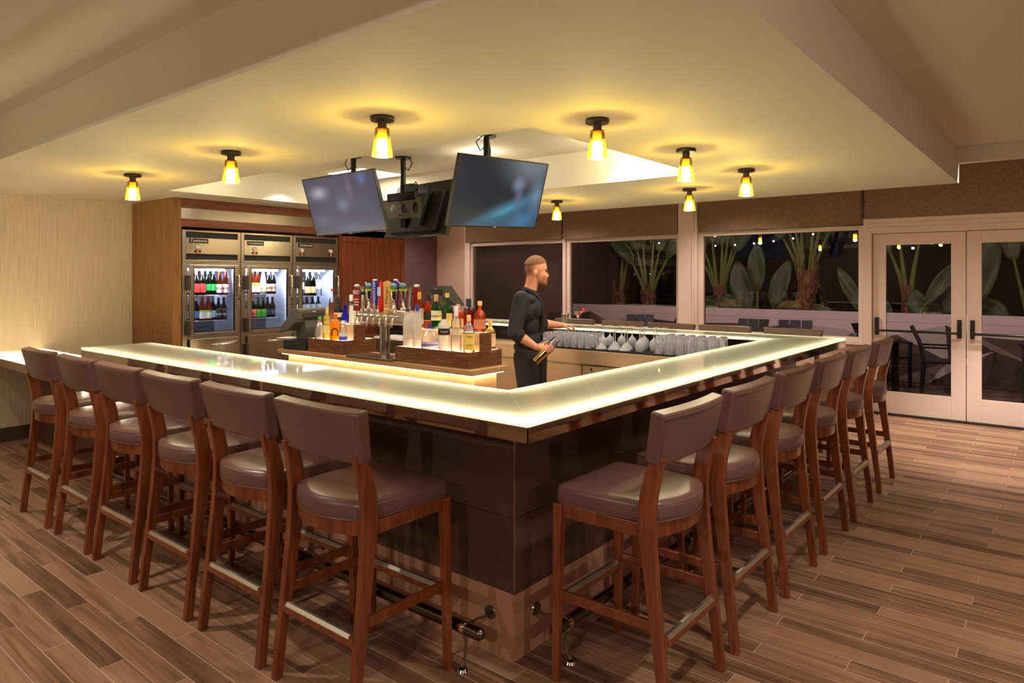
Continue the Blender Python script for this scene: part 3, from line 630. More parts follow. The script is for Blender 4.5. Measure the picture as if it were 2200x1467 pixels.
white_int = mat('cooler_liner', (206,214,234), 0.35); back_int = mat('cooler_back', (84,84,96), 0.4)
dark_slot = mat('dark_slot', (40,36,32), 0.5)
wirew = mat('shelf_white_wire', (226,230,240), 0.4)
red_led = emitter('red_led', (255,50,30), 5)
def cooler(x0, x1, label, two=False):
    e = thing('reach_in_cooler', label, 'cooler', (x0+0.003, YC, 0), 0, 'steel glass door coolers in the wood cabinet')
    w = x1-x0-0.006
    b = MB(); b.box(0,0.03,0,0.03,0.66,2.05).box(w-0.03,0.03,0,w,0.66,2.05).box(0.03,0.63,0,w-0.03,0.66,2.05).box(0.03,0.03,1.71,w-0.03,0.63,1.73).box(0.03,0.03,0.94,w-0.03,0.63,0.965)
    b.build('cabinet_body', steelc, e)
    b = MB(); b.box(0.03,0.05,0.965,0.036,0.63,1.71).box(w-0.036,0.05,0.965,w-0.03,0.63,1.71)
    b.build('interior_liner', white_int, e); MB().box(0.036,0.50,0.965,w-0.036,0.51,1.71).build('interior_back', back_int, e)
    # front frame
    b = MB(); b.box(0,0,1.735,0.035,0.03,2.055).box(w-0.035,0,1.735,w,0.03,2.055).box(0.035,0,2.035,w-0.035,0.03,2.055).box(0.035,0,1.728,w-0.035,0.03,1.752)
    b.box(0,0.004,0,0.055,0.03,1.735).box(w-0.028,0.004,0,w,0.03,1.735).box(0.055,0.004,1.700,w-0.028,0.03,1.728).box(0.055,0.004,0.925,w-0.028,0.03,0.965)
    b.build('front_frame', steelc, e, bevel=0.002)
    MB().box(0.035,0.022,1.752,w-0.035,0.03,2.035).build('louver_slot', dark_slot, e)
    b = MB(); b.box(0.035,-0.002,1.812,w-0.035,0.02,1.975); b.rings([[Vector((0.035,0.02,1.80)),Vector((0.035,-0.004,1.815))],[Vector((w-0.035,0.02,1.80)),Vector((w-0.035,-0.004,1.815))]],False,False,False)
    b.build('control_panel', steel, e)
    bd_ = MB(); bd_.box(0.068,-0.008,1.922,0.265,-0.002,1.968); bdg = bd_.build('badge', black, e, bevel=0.001)
    text('Continental', 0.040, mat('badge_white', (240,240,236), 0.5), bdg, (0.166,-0.0085,1.946), (R(90),0,0), sx=0.92)
    for gx in ([0.155] if not two else [0.115, w-0.115]):
        k = MB(); k.cyl((gx,-0.002,1.885),(gx,-0.010,1.885),0.026,0.026,20); t_ = k.build('thermometer', chrome, e, smooth=True)
        k = MB(); k.cyl((gx,-0.010,1.885),(gx,-0.0105,1.885),0.021,0.021,20); k.build('dial_face', mat('dial_white', (235,232,222),0.4), t_)
        k = MB(); k.box(gx-0.032,-0.006,1.826,gx+0.032,-0.002,1.850); s_ = k.build('switch_plate', black, e)
        MB().box(gx-0.009,-0.0075,1.832,gx+0.009,-0.006,1.844).build('indicator', red_led, s_)
    # glass door
    d0, d1 = 0.060, w-0.036
    b = MB(); t = 0.045
    b.box(d0,-0.03,0.968,d0+t,0.002,1.700).box(d1-t,-0.03,0.968,d1,0.002,1.700).box(d0+t,-0.03,0.968,d1-t,0.002,1.000).box(d0+t,-0.03,1.668,d1-t,0.002,1.700)
    dr = b.build('door', steel, e, bevel=0.004)
    b = MB(); b.box(d0+t,-0.022,1.000,d0+t+0.008,-0.004,1.668).box(d1-t-0.008,-0.022,1.0,d1-t,-0.004,1.668).box(d0+t,-0.022,1.0,d1-t,-0.004,1.007).box(d0+t,-0.022,1.661,d1-t,-0.004,1.668); b.build('gasket', black, dr)
    MB().box(d0+t,-0.016,1.000,d1-t,-0.011,1.668).build('glass_pane', door_m, dr)
    b = MB(); hx = d1-0.015
    b.tube([(hx,-0.03,1.33),(hx,-0.062,1.345),(hx,-0.066,1.40),(hx,-0.066,1.56),(hx,-0.055,1.585),(hx,-0.03,1.59)],0.011,10); b.build('handle', chrome, dr, smooth=True)
    b = MB(); b.box(hx-0.018,-0.042,1.26,hx+0.016,-0.028,1.36); b.build('latch', chrome, dr, bevel=0.004)
    for zz in (1.44, 0.98):
        b = MB(); b.box(d0-0.026,-0.040,zz,d0+0.008,0.004,zz+0.15); b.build('hinge', mat('hinge_dark_steel', (92,84,78), 0.35, 0.9), dr, bevel=0.003)
    # lower solid door
    b = MB(); b.box(d0,-0.03,0.12,d1,0.002,0.940); ld = b.build('lower_door', steel, e, bevel=0.006)
    b = MB(); b.tube([(d1-0.30,-0.03,0.862),(d1-0.29,-0.058,0.864),(d1-0.16,-0.066,0.870),(d1-0.05,-0.060,0.878),(d1-0.03,-0.03,0.880)],0.010,10,[0.014,0.012,0.010,0.012,0.016]); b.build('handle', chrome, ld, smooth=True)
    b = MB(); b.box(d0-0.026,-0.04,0.72,d0+0.008,0.004,0.85); b.build('hinge', MATS['hinge_dark_steel'], ld, bevel=0.003)
    for zz in ((1.385,1.117) if not two else (1.352,)):
        b = MB(); b.box(0.038,0.075,zz-0.006,w-0.13,0.09,zz); b.box(0.038,0.56,zz-0.006,w-0.13,0.57,zz)
        for i in range(22): xx = 0.045+i*(w-0.18)/21; b.box(xx-0.0015,0.09,zz-0.004,xx+0.0015,0.56,zz-0.001)
        b.build('wire_shelf', wirew, e)
    MB().box(0.05,0.08,1.640,w-0.14,0.10,1.662).build('light_tube', cool, e)
    return e
cooler(1.415,2.050,'steel cooler with glass door, leftmost, beside the brown wood end panel')
cooler(2.050,2.690,'steel cooler with glass door in the middle of the three')
cooler(2.690,3.330,'steel cooler with two thermometers, rightmost, partly behind the cash register', True)
for xx in (1.70,2.34,2.98):
    lamp('cooler_light', 'AREA', (xx-0.03, YC+0.045, 1.650), 13.0, (0.82,0.88,1.0), (R(24),0,0), shape='RECTANGLE', size=0.42, size_y=0.03)

# ------------------------------------------------------------------ bottles
def glassy(name, c, rough=0.06, tr=0.35):
    """coloured bottle glass: glossy, letting some light through"""
    m = bpy.data.materials.new(name); m.use_nodes = True; nt = m.node_tree; nt.nodes.clear(); MATS[name] = m
    out = N(m, 'ShaderNodeOutputMaterial'); t = N(m, 'ShaderNodeBsdfTransparent'); t.inputs[0].default_value = lin(c)
    d = N(m, 'ShaderNodeBsdfTranslucent'); d.inputs[0].default_value = lin(c); g = N(m, 'ShaderNodeBsdfGlossy'); g.inputs['Roughness'].default_value = rough
    fr = N(m, 'ShaderNodeFresnel'); fr.inputs['IOR'].default_value = 1.5
    b = mixnode(m, d.outputs[0], t.outputs[0], tr); x = mixnode(m, b.outputs[0], g.outputs[0], None, fr.outputs[0]); nt.links.new(x.outputs[0], out.inputs[0]); return m
G = dict(clear=glassy('glass_clear',(238,240,246),0.04,0.8), pale=glassy('liquor_pale',(246,232,170),0.05,0.7), yellow=glassy('liquor_gold',(238,186,20),0.05,0.4), amber=glassy('liquor_amber',(206,120,48),0.05,0.45),
    red=glassy('liquor_red',(176,44,16),0.05,0.4), green=glassy('glass_green',(22,122,34),0.05,0.35), dgreen=glassy('glass_dark_green',(30,70,26),0.05,0.3), blue=glassy('glass_cobalt',(30,30,190),0.05,0.3),
    brown=glassy('glass_brown',(92,44,18),0.05,0.3), frost=frost, black=mat('glass_black',(16,14,16),0.08), orange=glassy('juice_orange',(226,120,20),0.1,0.15), dark=glassy('cola_dark',(44,20,12),0.05,0.2), lblue=glassy('glass_pale_blue',(120,200,226),0.05,0.5))
def paper(c, r=0.55): return mat('paper_%d_%d_%d' % c, c, r)
SHAPES = {
 'beer': lambda w,h: [(0.0,0),(w*.46,0),(w*.5,h*.015),(w*.5,h*.55),(w*.44,h*.63),(w*.24,h*.74),(w*.19,h*.82),(w*.19,h*.955),(w*.22,h*.96),(w*.22,h*.975),(0,h*.975)],
 'liquor': lambda w,h: [(0.0,0),(w*.47,0),(w*.5,h*.02),(w*.5,h*.60),(w*.45,h*.68),(w*.22,h*.76),(w*.17,h*.80),(w*.165,h*.93),(0,h*.93)],
 'round': lambda w,h: [(0.0,0),(w*.44,0),(w*.5,h*.03),(w*.5,h*.48),(w*.47,h*.58),(w*.30,h*.68),(w*.17,h*.73),(w*.16,h*.92),(0,h*.92)],
 'vodka': lambda w,h: [(0.0,0),(w*.47,0),(w*.5,h*.01),(w*.5,h*.62),(w*.46,h*.72),(w*.32,h*.80),(w*.22,h*.84),(w*.21,h*.93),(0,h*.93)],
 'pot': lambda w,h: [(0.0,0),(w*.48,0),(w*.5,h*.02),(w*.48,h*.35),(w*.40,h*.52),(w*.22,h*.66),(w*.16,h*.70),(w*.16,h*.86),(0,h*.86)],
 'bell': lambda w,h: [(0.0,0),(w*.40,0),(w*.5,h*.06),(w*.44,h*.30),(w*.30,h*.48),(w*.20,h*.58),(w*.16,h*.66),(w*.17,h*.93),(0,h*.93)],
 'wine': lambda w,h: [(0.0,0),(w*.48,0),(w*.5,h*.02),(w*.5,h*.52),(w*.44,h*.62),(w*.24,h*.70),(w*.18,h*.76),(w*.17,h*.97),(0,h*.97)],
 'tall': lambda w,h: [(0.0,0),(w*.46,0),(w*.5,h*.02),(w*.46,h*.62),(w*.40,h*.70),(w*.18,h*.75),(w*.17,h*.95),(0,h*.95)],
 'juice': lambda w,h: [(0.0,0),(w*.46,0),(w*.5,h*.03),(w*.5,h*.40),(w*.40,h*.62),(w*.22,h*.86),(w*.20,h*.94),(0,h*.94)],
}
def bottle(x, y, z, w, h, shape, glass, label, cap=(30,30,30), capr=0.20, capz=0.82, lab=None, labz=(0.12,0.42), group='liquor bottles on the back bar', mark=None, square=False, cat='bottle', capm=None, rz=None, lab2=None, writing=None, shoulder=None):
    if square: sq = PI/4
    if rz == FC: w *= 1.14
    e = thing('bottle', label, cat, (x, y, z), -0.95+PI if rz is None else rz, group)   # -x side local faces the camera-ish
    pr = SHAPES[shape](w, h); n = 24
    b = MB()
    if square:
        # squarish body: 4-fold superellipse
        rr = []
        for (r_, zz) in pr:
            ring = []
            for i in range(n):
                a = 2*PI*i/n; k = 1.0
                if zz <= h*0.63: k = min(1.18, 1/max(abs(math.cos(a)),abs(math.sin(a))))*0.92
                ring.append(Vector((max(r_,1e-4)*k*math.cos(a)*(0.72 if square=='flat' and zz<h*.7 else 1), max(r_,1e-4)*k*math.sin(a), zz)))
            rr.append(ring)
        b.rings(rr, False, False)
    else: b.lathe(pr, n)
    b.build('bottle_glass', G[glass], e, smooth=True, angle=50)
    b = MB(); cr = w*capr
    b.lathe([(0,h*capz),(cr,h*capz),(cr,h*0.985),(cr*0.9,h),(0,h)], 16); b.build('cap', paper(cap) if capm is None else capm, e, smooth=True, angle=40)
    def sleeve(col, z0, z1, nm):
        b = MB(); rr = []
        for zz in (h*z0, h*z1):
            ring = []
            for i in range(n):
                a = 2*PI*i/n; k = 1.0
                if square: k = min(1.18, 1/max(abs(math.cos(a)),abs(math.sin(a))))*0.92
                r_ = w*0.505*k; ring.append(Vector((r_*math.cos(a)*(0.72 if square=='flat' else 1), r_*math.sin(a), zz)))
            rr.append(ring)
        b.rings(rr, False, False); return b.build(nm, paper(col), e, smooth=True, angle=50)
    if lab: sleeve(lab, *labz, 'label')
    if lab2: sleeve(lab2[0], lab2[1], lab2[2], 'label_band')
    if shoulder: 
        b = MB(); b.lathe([(w*.215,h*.73),(w*.20,h*.78),(w*.19,h*.83)],16,None,False,False); b.build('neck_label', paper(shoulder), e, smooth=True)
    if writing:
        for (s, size, zz, col) in writing:
            text(s, size, paper(col), e, (w*0.513*(0.72 if square=='flat' else 1)+0.0005, 0, h*zz), (R(90),0,R(90)), ext=0.0004)
    return e
FACE = -2.45  # local +x turned towards the camera
CNT = {}
FC = 0
def cb(x, z, dx, w, h, shape, glass, label, **k):
    k.setdefault('rz', -PI/2); g = k.pop('group', None)
    if g:
        CNT[g] = CNT.get(g, 0)+1
        label = ('left ' if CNT[g]==1 else 'right ') + label if 'below the wine' not in g and g != 'wines in the right cooler' else label + (', ' + ['leftmost','second','third','fourth','rightmost'][CNT[g]-1] + ' of five' if 'below the wine' in g else '')
    f = 1.10
    return bottle(x, YC+0.10+dx*0.5, z, min(w*f,.070) if w<.07 else w*1.02, h*f, shape, glass, label, group=g or 'bottles in the coolers', **k)
# cooler 1 upper shelf
z1, z2 = 1.386, 1.118
cb(1.550,z1,0.05,.055,.20,'beer','dark','dark bottle at the left end of the left cooler upper shelf', cap=(60,40,60), lab=(70,50,70))
for i,xx in enumerate((1.607,1.672)): cb(xx,z1,0,.062,.235,'beer','brown','red labelled beer bottle of the pair on the left cooler upper shelf', cap=(235,150,130), lab=(178,44,40), labz=(.10,.46), capz=.86, shoulder=(224,170,160), group='red labelled beers in the left cooler')
for i,xx in enumerate((1.735,1.795)): cb(xx,z1,0.02,.060,.245,'beer','green','green beer bottle of the pair on the left cooler upper shelf', cap=(30,120,50), lab=(28,132,60), labz=(.16,.42), group='green beers in the left cooler')
for i,xx in enumerate((1.860,1.930)): cb(xx,z1,0,.064,.24,'juice','amber','white and red labelled juice bottle on the left cooler upper shelf', cap=(190,110,70), lab=(236,226,222), labz=(.08,.42), lab2=((196,60,50),.2,.3), group='juices in the left cooler')
for i,xx in enumerate((1.555,1.612)): cb(xx,z2,0.04,.060,.23,'beer','brown','blue and white labelled bottle on the left cooler lower shelf', cap=(200,200,220), lab=(90,120,180), labz=(.1,.4), group='blue labelled beers in the left cooler')
for i,xx in enumerate((1.672,1.738)): cb(xx,z2,0,.064,.235,'juice','orange','orange drink with white label on the left cooler lower shelf', cap=(240,150,40), lab=(228,226,212), labz=(.08,.34), lab2=((150,190,70),.34,.42), group='orange drinks in the left cooler')
cb(1.798,z2,0.04,.06,.22,'beer','dark','dark bottle with pale blue label behind the black labelled bottles', cap=(120,150,200), lab=(170,190,220))
for i,xx in enumerate((1.850,1.908)): cb(xx,z2,0,.060,.215,'beer','dark','black bottle with white ring label on the left cooler lower shelf', cap=(30,28,30), lab=(36,34,38), labz=(.08,.5), lab2=((225,225,225),.20,.30), group='black labelled beers in the left cooler')
# cooler 2
cb(2.178,z1,0.03,.06,.225,'beer','brown','brown bottle with blue label at the left end of the middle cooler', cap=(220,220,230), lab=(90,100,170))
for xx in (2.238,2.302): cb(xx,z1,0,.062,.235,'juice','orange','orange drink with white label on the middle cooler upper shelf', cap=(240,150,40), lab=(228,226,212), labz=(.08,.34), lab2=((120,170,60),.34,.48), group='orange drinks in the middle cooler')
cb(2.372,z1,0,.066,.24,'juice','frost','milky white bottle with a yellow stripe in the middle cooler', cap=(240,240,240), lab=(240,240,236), lab2=((220,190,40),.18,.26))
for xx in (2.438,2.498): cb(xx,z1,0,.060,.24,'beer','dark','dark beer with cream label and pink cap in the middle cooler', cap=(230,170,160), lab=(214,180,150), labz=(.1,.42), lab2=((150,60,50),.2,.3), group='cream labelled beers in the middle cooler')
for xx in (2.180,2.246): cb(xx,z2,0,.064,.215,'beer','dark','dark bottle with salmon label and salmon neck on the middle cooler lower shelf', cap=(236,110,90), lab=(226,104,84), labz=(.06,.42), lab2=((90,70,120),.16,.24), shoulder=(236,120,100), group='salmon labelled beers in the middle cooler')
for xx in (2.312,2.374): cb(xx,z2,0,.060,.21,'beer','dark','dark bottle with green and yellow label on the middle cooler lower shelf', cap=(30,100,30), lab=(70,170,50), labz=(.05,.42), lab2=((220,216,70),.34,.42), shoulder=(60,170,50), group='green labelled beers in the middle cooler')
for xx in (2.436,2.498): cb(xx,z2,0.03,.060,.21,'beer','dark','dark bottle with plain navy label on the middle cooler lower shelf', cap=(40,40,60), lab=(50,56,90), group='navy labelled beers in the middle cooler')
# cooler 3, wine
z3 = 1.353
cb(2.800,z3,0.05,.07,.27,'wine','dark','dark wine bottle at the left end of the right cooler', cap=(60,40,60), lab=(230,230,240), labz=(.1,.4), group='wines in the right cooler')
cb(2.860,z3,0.0,.074,.29,'wine','clear','clear wine bottle with white label, second from the left', cap=(240,240,245), lab=(240,240,246), labz=(.25,.5), group='wines in the right cooler')
for xx in (2.945,3.025): cb(xx,z3,0,.076,.29,'wine','dgreen','sparkling wine with gold foil and cream label in the right cooler', cap=(224,206,140), capr=.19, capz=.66, lab=(226,186,128), labz=(.10,.34), group='sparkling wines in the right cooler')
cb(3.110,z3,0,.072,.29,'wine','clear','clear wine bottle with pale label beside the sparkling wines', cap=(236,240,245), lab=(214,226,228), labz=(.25,.6), group='wines in the right cooler')
for i,xx in enumerate((2.82,2.88,2.95,3.03,3.11)): cb(xx,1.12,0.02,.07,.20,'beer','dark','dark bottle with white label below the wine shelf', cap=(30,34,70), lab=(214,224,240), labz=(.3,.6), group='dark bottles below the wine shelf')
b = MB(); b.box(0.038,0.075,-0.006,0.5,0.57,0); lo = b.build('wire_shelf', wirew); lo.location=(2.693,YC,1.118); lo.parent=None
# parent the extra shelf to the right cooler
for o in COL.objects:
    if o.name == 'reach_in_cooler.002': lo.parent = o; lo.location = (0,0,1.118)

# ------------------------------------------------------------------ back bar island
isl = thing('back_bar_cabinet', 'freestanding light wood back bar with tan top and glowing underside', 'cabinet', (1.935, 2.03, 0))
IW, IL, IZ = 0.435, 2.60, 0.865
topm = mat('tan_solid_surface', (178,140,98), 0.4)
MB().box(0,0,IZ-0.040,IW,IL,IZ).build('countertop', topm, isl, bevel=0.002)
MB().box(0.085,0.06,0.0,IW-0.085,IL-0.06,IZ-0.045).build('cabinet_body', blond, isl)
b = MB(); b.box(0.03,0.03,IZ-0.048,0.042,IL-0.03,IZ-0.0405); b.box(IW-0.042,0.03,IZ-0.048,IW-0.03,IL-0.03,IZ-0.0405); b.box(0.03,0.03,IZ-0.048,IW-0.03,0.042,IZ-0.0405); b.build('led_strip', led, isl)
def riser(y0, y1, label):
    e = thing('bottle_riser', label, 'display stand', (1.990, y0, IZ), 0, 'stepped walnut bottle risers')
    w = 0.385; D_ = y1-y0; lo_, hi = 0.127, 0.270; a, c_ = 0.130, 0.258; t = 0.008
    prof = [(0,0),(w,0),(w,lo_),(c_,lo_),(c_,hi),(a,hi),(a,lo_),(0,lo_)]
    Mx = Matrix(((1,0,0,0),(0,0,1,0),(0,1,0,0),(0,0,0,1)))
    for ya in (0.0, D_-0.014): MB().prism(prof, ya, ya+0.014, Mx).build('end_panel', walnut, e)
    for xa in (0.0, w-0.014): MB().box(xa,0.014,0,xa+0.014,D_-0.014,lo_).build('front_panel', walnut, e)
    for (xa,xb,za) in ((0.014,a,lo_-0.001),(c_,w-0.014,lo_-0.001),(a+0.004,c_-0.004,hi-0.001)):
        b = MB(); b._f([b.b.verts.new(p) for p in ((xa,0.014,za),(xb,0.014,za),(xb,D_-0.014,za),(xa,D_-0.014,za))]); b.build('lit_shelf', liteshelf, e, recalc=False)
    b = MB(); b.box(a,0.014,lo_,a+0.005,D_-0.014,hi).box(c_-0.005,0.014,lo_,c_,D_-0.014,hi); b.build('clear_riser', mat('riser_oak_face', (214,184,140), 0.4), e)
    b = MB()
    for xx in (0.05, 0.10, 0.285, 0.335): b.box(xx-0.004,0.02,0.03,xx+0.004,D_-0.02,0.036)
    for xx in (0.165, 0.223): b.box(xx-0.004,0.02,0.17,xx+0.004,D_-0.02,0.176)
    b.build('led_strip', emitter('white_led_strip', (255,248,232), 60), e)
riser(2.11, 2.957, 'large stepped walnut bottle riser with glowing white shelves, right end of back bar')
riser(3.665, 4.20, 'small stepped walnut bottle riser with glowing shelves, beside the cash register')
zl_, zh_ = IZ+0.127, IZ+0.270
q = 2.70-PI   # bottles turn their labels to the camera side
FC = math.atan2(-1.4543-2.6, -1.8731-2.05)
lg = dict(rz=FC)
bottle(2.050,2.866,zl_,.070,.315,'vodka','frost','frosted vodka bottle, leftmost of the two at the left end of the large riser', cap=(70,64,62), capr=.2, capz=.90, labz=(.3,.55), writing=[('GREY GOOSE',.011,.22,(120,130,170))], **lg)
bottle(2.050,2.750,zl_,.070,.350,'vodka','frost','frosted vodka bottle with blue cap, beside the plain frosted one', cap=(40,60,170), capr=.22, capz=.80, writing=[('GREY GOOSE',.011,.2,(120,130,170))], **lg)
bottle(2.052,2.604,zl_,.132,.200,'pot','clear','low wide clear tequila bottle with purple label and flared stopper', cap=(60,50,140), capr=.13, capz=.80, lab=(206,204,236), labz=(.06,.24), lab2=((120,120,206),.10,.20), square='flat', **lg)
bottle(2.050,2.439,zl_,.084,.305,'liquor','frost','white bottle with black band label and dark neck', cap=(46,44,40), capr=.19, capz=.80, lab=(28,26,28), labz=(.40,.56), lab2=((150,60,30),.385,.40), writing=[('Chopin',.020,.48,(235,232,226))], **lg)
bottle(2.050,2.306,zl_,.080,.350,'tall','clear','tall clear spirit bottle with slim clear stopper and silver label', cap=(226,214,220), capr=.19, capz=.78, lab=(216,196,160), labz=(.36,.50), square=True, **lg)
bottle(2.050,2.170,zl_,.082,.285,'liquor','clear','clear bottle with large yellow label and white neck, front right of the riser', cap=(226,190,130), capr=.18, capz=.84, lab=(238,206,96), labz=(.06,.50), square=True, writing=[('Titos',.026,.43,(90,50,20)),('Handmade',.012,.20,(110,60,30))], **lg)
bottle(2.190,2.874,zh_,.070,.308,'liquor','amber','amber whisky bottle with white label and gold neck, on the high step', cap=(232,176,70), capr=.20, capz=.80, lab=(240,234,220), labz=(.12,.55), writing=[('12',.022,.36,(90,70,60))], **lg)
bottle(2.190,2.766,zh_,.074,.285,'liquor','amber','square whisky bottle with slanted black label, on the high step', cap=(50,36,34), capr=.20, capz=.84, lab=(34,34,28), labz=(.26,.50), square=True, lab2=((206,160,90),.24,.26), **lg)
bottle(2.190,2.671,zh_,.078,.292,'liquor','green','green bottle with round cream label and gold cap', cap=(216,176,110), capr=.20, capz=.80, lab=(228,236,196), labz=(.26,.54), lab2=((206,110,70),.36,.40), square=True, **lg)
bottle(2.190,2.541,zh_,.084,.305,'round','green','large green whisky bottle with pale yellow label', cap=(226,196,120), capr=.18, capz=.88, lab=(226,226,130), labz=(.10,.46), **lg)
bottle(2.190,2.420,zh_,.084,.215,'liquor','amber','amber bottle half hidden behind the tall clear bottle', cap=(220,190,160), capr=.18, capz=.86, lab=(226,196,120), labz=(.14,.46), **lg)
bottle(2.190,2.301,zh_,.080,.262,'liquor','red','red liqueur bottle with long black capped neck', cap=(30,28,44), capr=.24, capz=.62, square=True, **lg)
bottle(2.190,2.181,zh_,.084,.246,'round','amber','reddish bourbon bottle with cork stopper, rightmost on the high step', cap=(226,184,130), capr=.19, capz=.86, lab=(196,120,84), labz=(.12,.42), **lg)
bottle(2.320,2.185,zl_,.078,.225,'liquor','pale','small bottle with cork stopper on the rear step at the riser end', cap=(216,170,90), capr=.20, capz=.82, lab=(226,196,160), labz=(.1,.55), square=True, lab2=((150,50,30),.46,.50), **lg)
bottle(2.050,4.097,zl_,.088,.205,'pot','clear','squat clear tequila bottle with round green stopper', cap=(110,176,60), capr=.16, capz=.86, **lg)
bottle(2.050,3.985,zl_,.070,.295,'liquor','pale','tall pale bottle with cork coloured neck beside the green stoppered one', cap=(216,190,110), capr=.18, capz=.74, square=True, lab=(226,226,150), labz=(.2,.44), **lg)
hb = bottle(2.050,3.852,zl_,.092,.240,'liquor','yellow','golden tequila bottle with a black horseshoe on the front', cap=(206,110,50), capr=.17, capz=.80, square=True, **lg)
b = MB(); b.tube([(0.050,-0.022+0.0, 0.040),(0.050,-0.030,0.062),(0.050,-0.026,0.086),(0.050,-0.012,0.102),(0.050,0.006,0.104),(0.050,0.022,0.092),(0.050,0.030,0.068),(0.050,0.024,0.040)],0.005,6); b.build('horseshoe', mat('horseshoe_black', (30,24,22), 0.35, 0.5), hb, smooth=True)
bottle(2.050,3.738,zl_,.066,.180,'tall','clear','small clear bottle with blue base label at the front of the small riser', cap=(236,236,246), capr=.2, capz=.86, lab=(60,56,180), labz=(.02,.20), square=True, lab2=((226,226,240),.20,.40), **lg)
bottle(2.190,4.093,zh_,.060,.325,'tall','clear','tall clear bottle with blue neck and red pourer on the small riser', cap=(226,70,40), capr=.22, capz=.93, lab=(110,60,40), labz=(.1,.6), **lg)
bottle(2.190,3.995,zh_,.078,.215,'round','black','black bottle with slanted white label on the small riser', cap=(30,26,24), capr=.2, capz=.82, lab=(226,216,170), labz=(.26,.46), **lg)
bottle(2.190,3.895,zh_,.078,.186,'bell','blue','cobalt blue flared bottle on the small riser', cap=(30,30,150), capr=.18, capz=.9, **lg)
bottle(2.215,3.835,zh_,.050,.270,'tall','clear','slim clear bottle with bright white cap behind the cobalt one', cap=(250,246,236), capr=.3, capz=.78, **lg)
bottle(2.190,3.752,zh_,.088,.214,'liquor','lblue','white and cyan bottle with black stripes at the right end of the small riser', cap=(30,30,34), capr=.3, capz=.88, lab=(236,236,226), labz=(.05,.80), square=True, **lg)

# ------------------------------------------------------------------ beer tower
tw = thing('beer_tower', 'stainless T-shaped beer tower with a row of colourful tap handles', 'beer tower', (2.12, 3.24, IZ))
MB().box(-0.19,-0.31,0.0,0.06,0.30,0.018).build('drip_tray', steel, tw, bevel=0.003)
MB().cyl((0,0,0.018),(0,0,0.29),0.046,n=36).build('column', steelc, tw, smooth=True)
b = MB(); prof = []
zc, hh, hw = 0.355, 0.066, 0.058
for i in range(20):
    a = 2*PI*i/20; cxx, czz = math.cos(a), math.sin(a)
    prof.append((hw*(abs(cxx)**0.6)*(1 if cxx>0 else -1), zc+hh*(abs(czz)**0.6)*(1 if czz>0 else -1)))
Mx = Matrix(((1,0,0,0),(0,0,1,0),(0,1,0,0),(0,0,0,1)))
b.prism(prof, -0.330, 0.30, Mx); b.build('tower_head', mat('tower_satin', (226,218,214), 0.28, 0.85), tw, smooth=True, angle=50)
b = MB(); b.prism([(x*0.82,zc+(z-zc)*0.82) for x,z in prof], -0.337, -0.330, Mx); b.build('end_cap', mat('end_cap_pale', (226,214,222), 0.25), tw, smooth=True, angle=50)
taps = [  # y offset, kind, colours
 (0.262,'sign',(120,26,26)),(0.175,'silver',(190,186,182)),(0.095,'fish',(92,130,140)),(0.012,'paddle',(44,44,150)),(-0.070,'slim',(206,40,30)),(-0.150,'board',(190,140,80)),(-0.232,'fish',(100,134,140))]
LBL = ['RED','pils','', 'SHOCK','', 'Mango','']
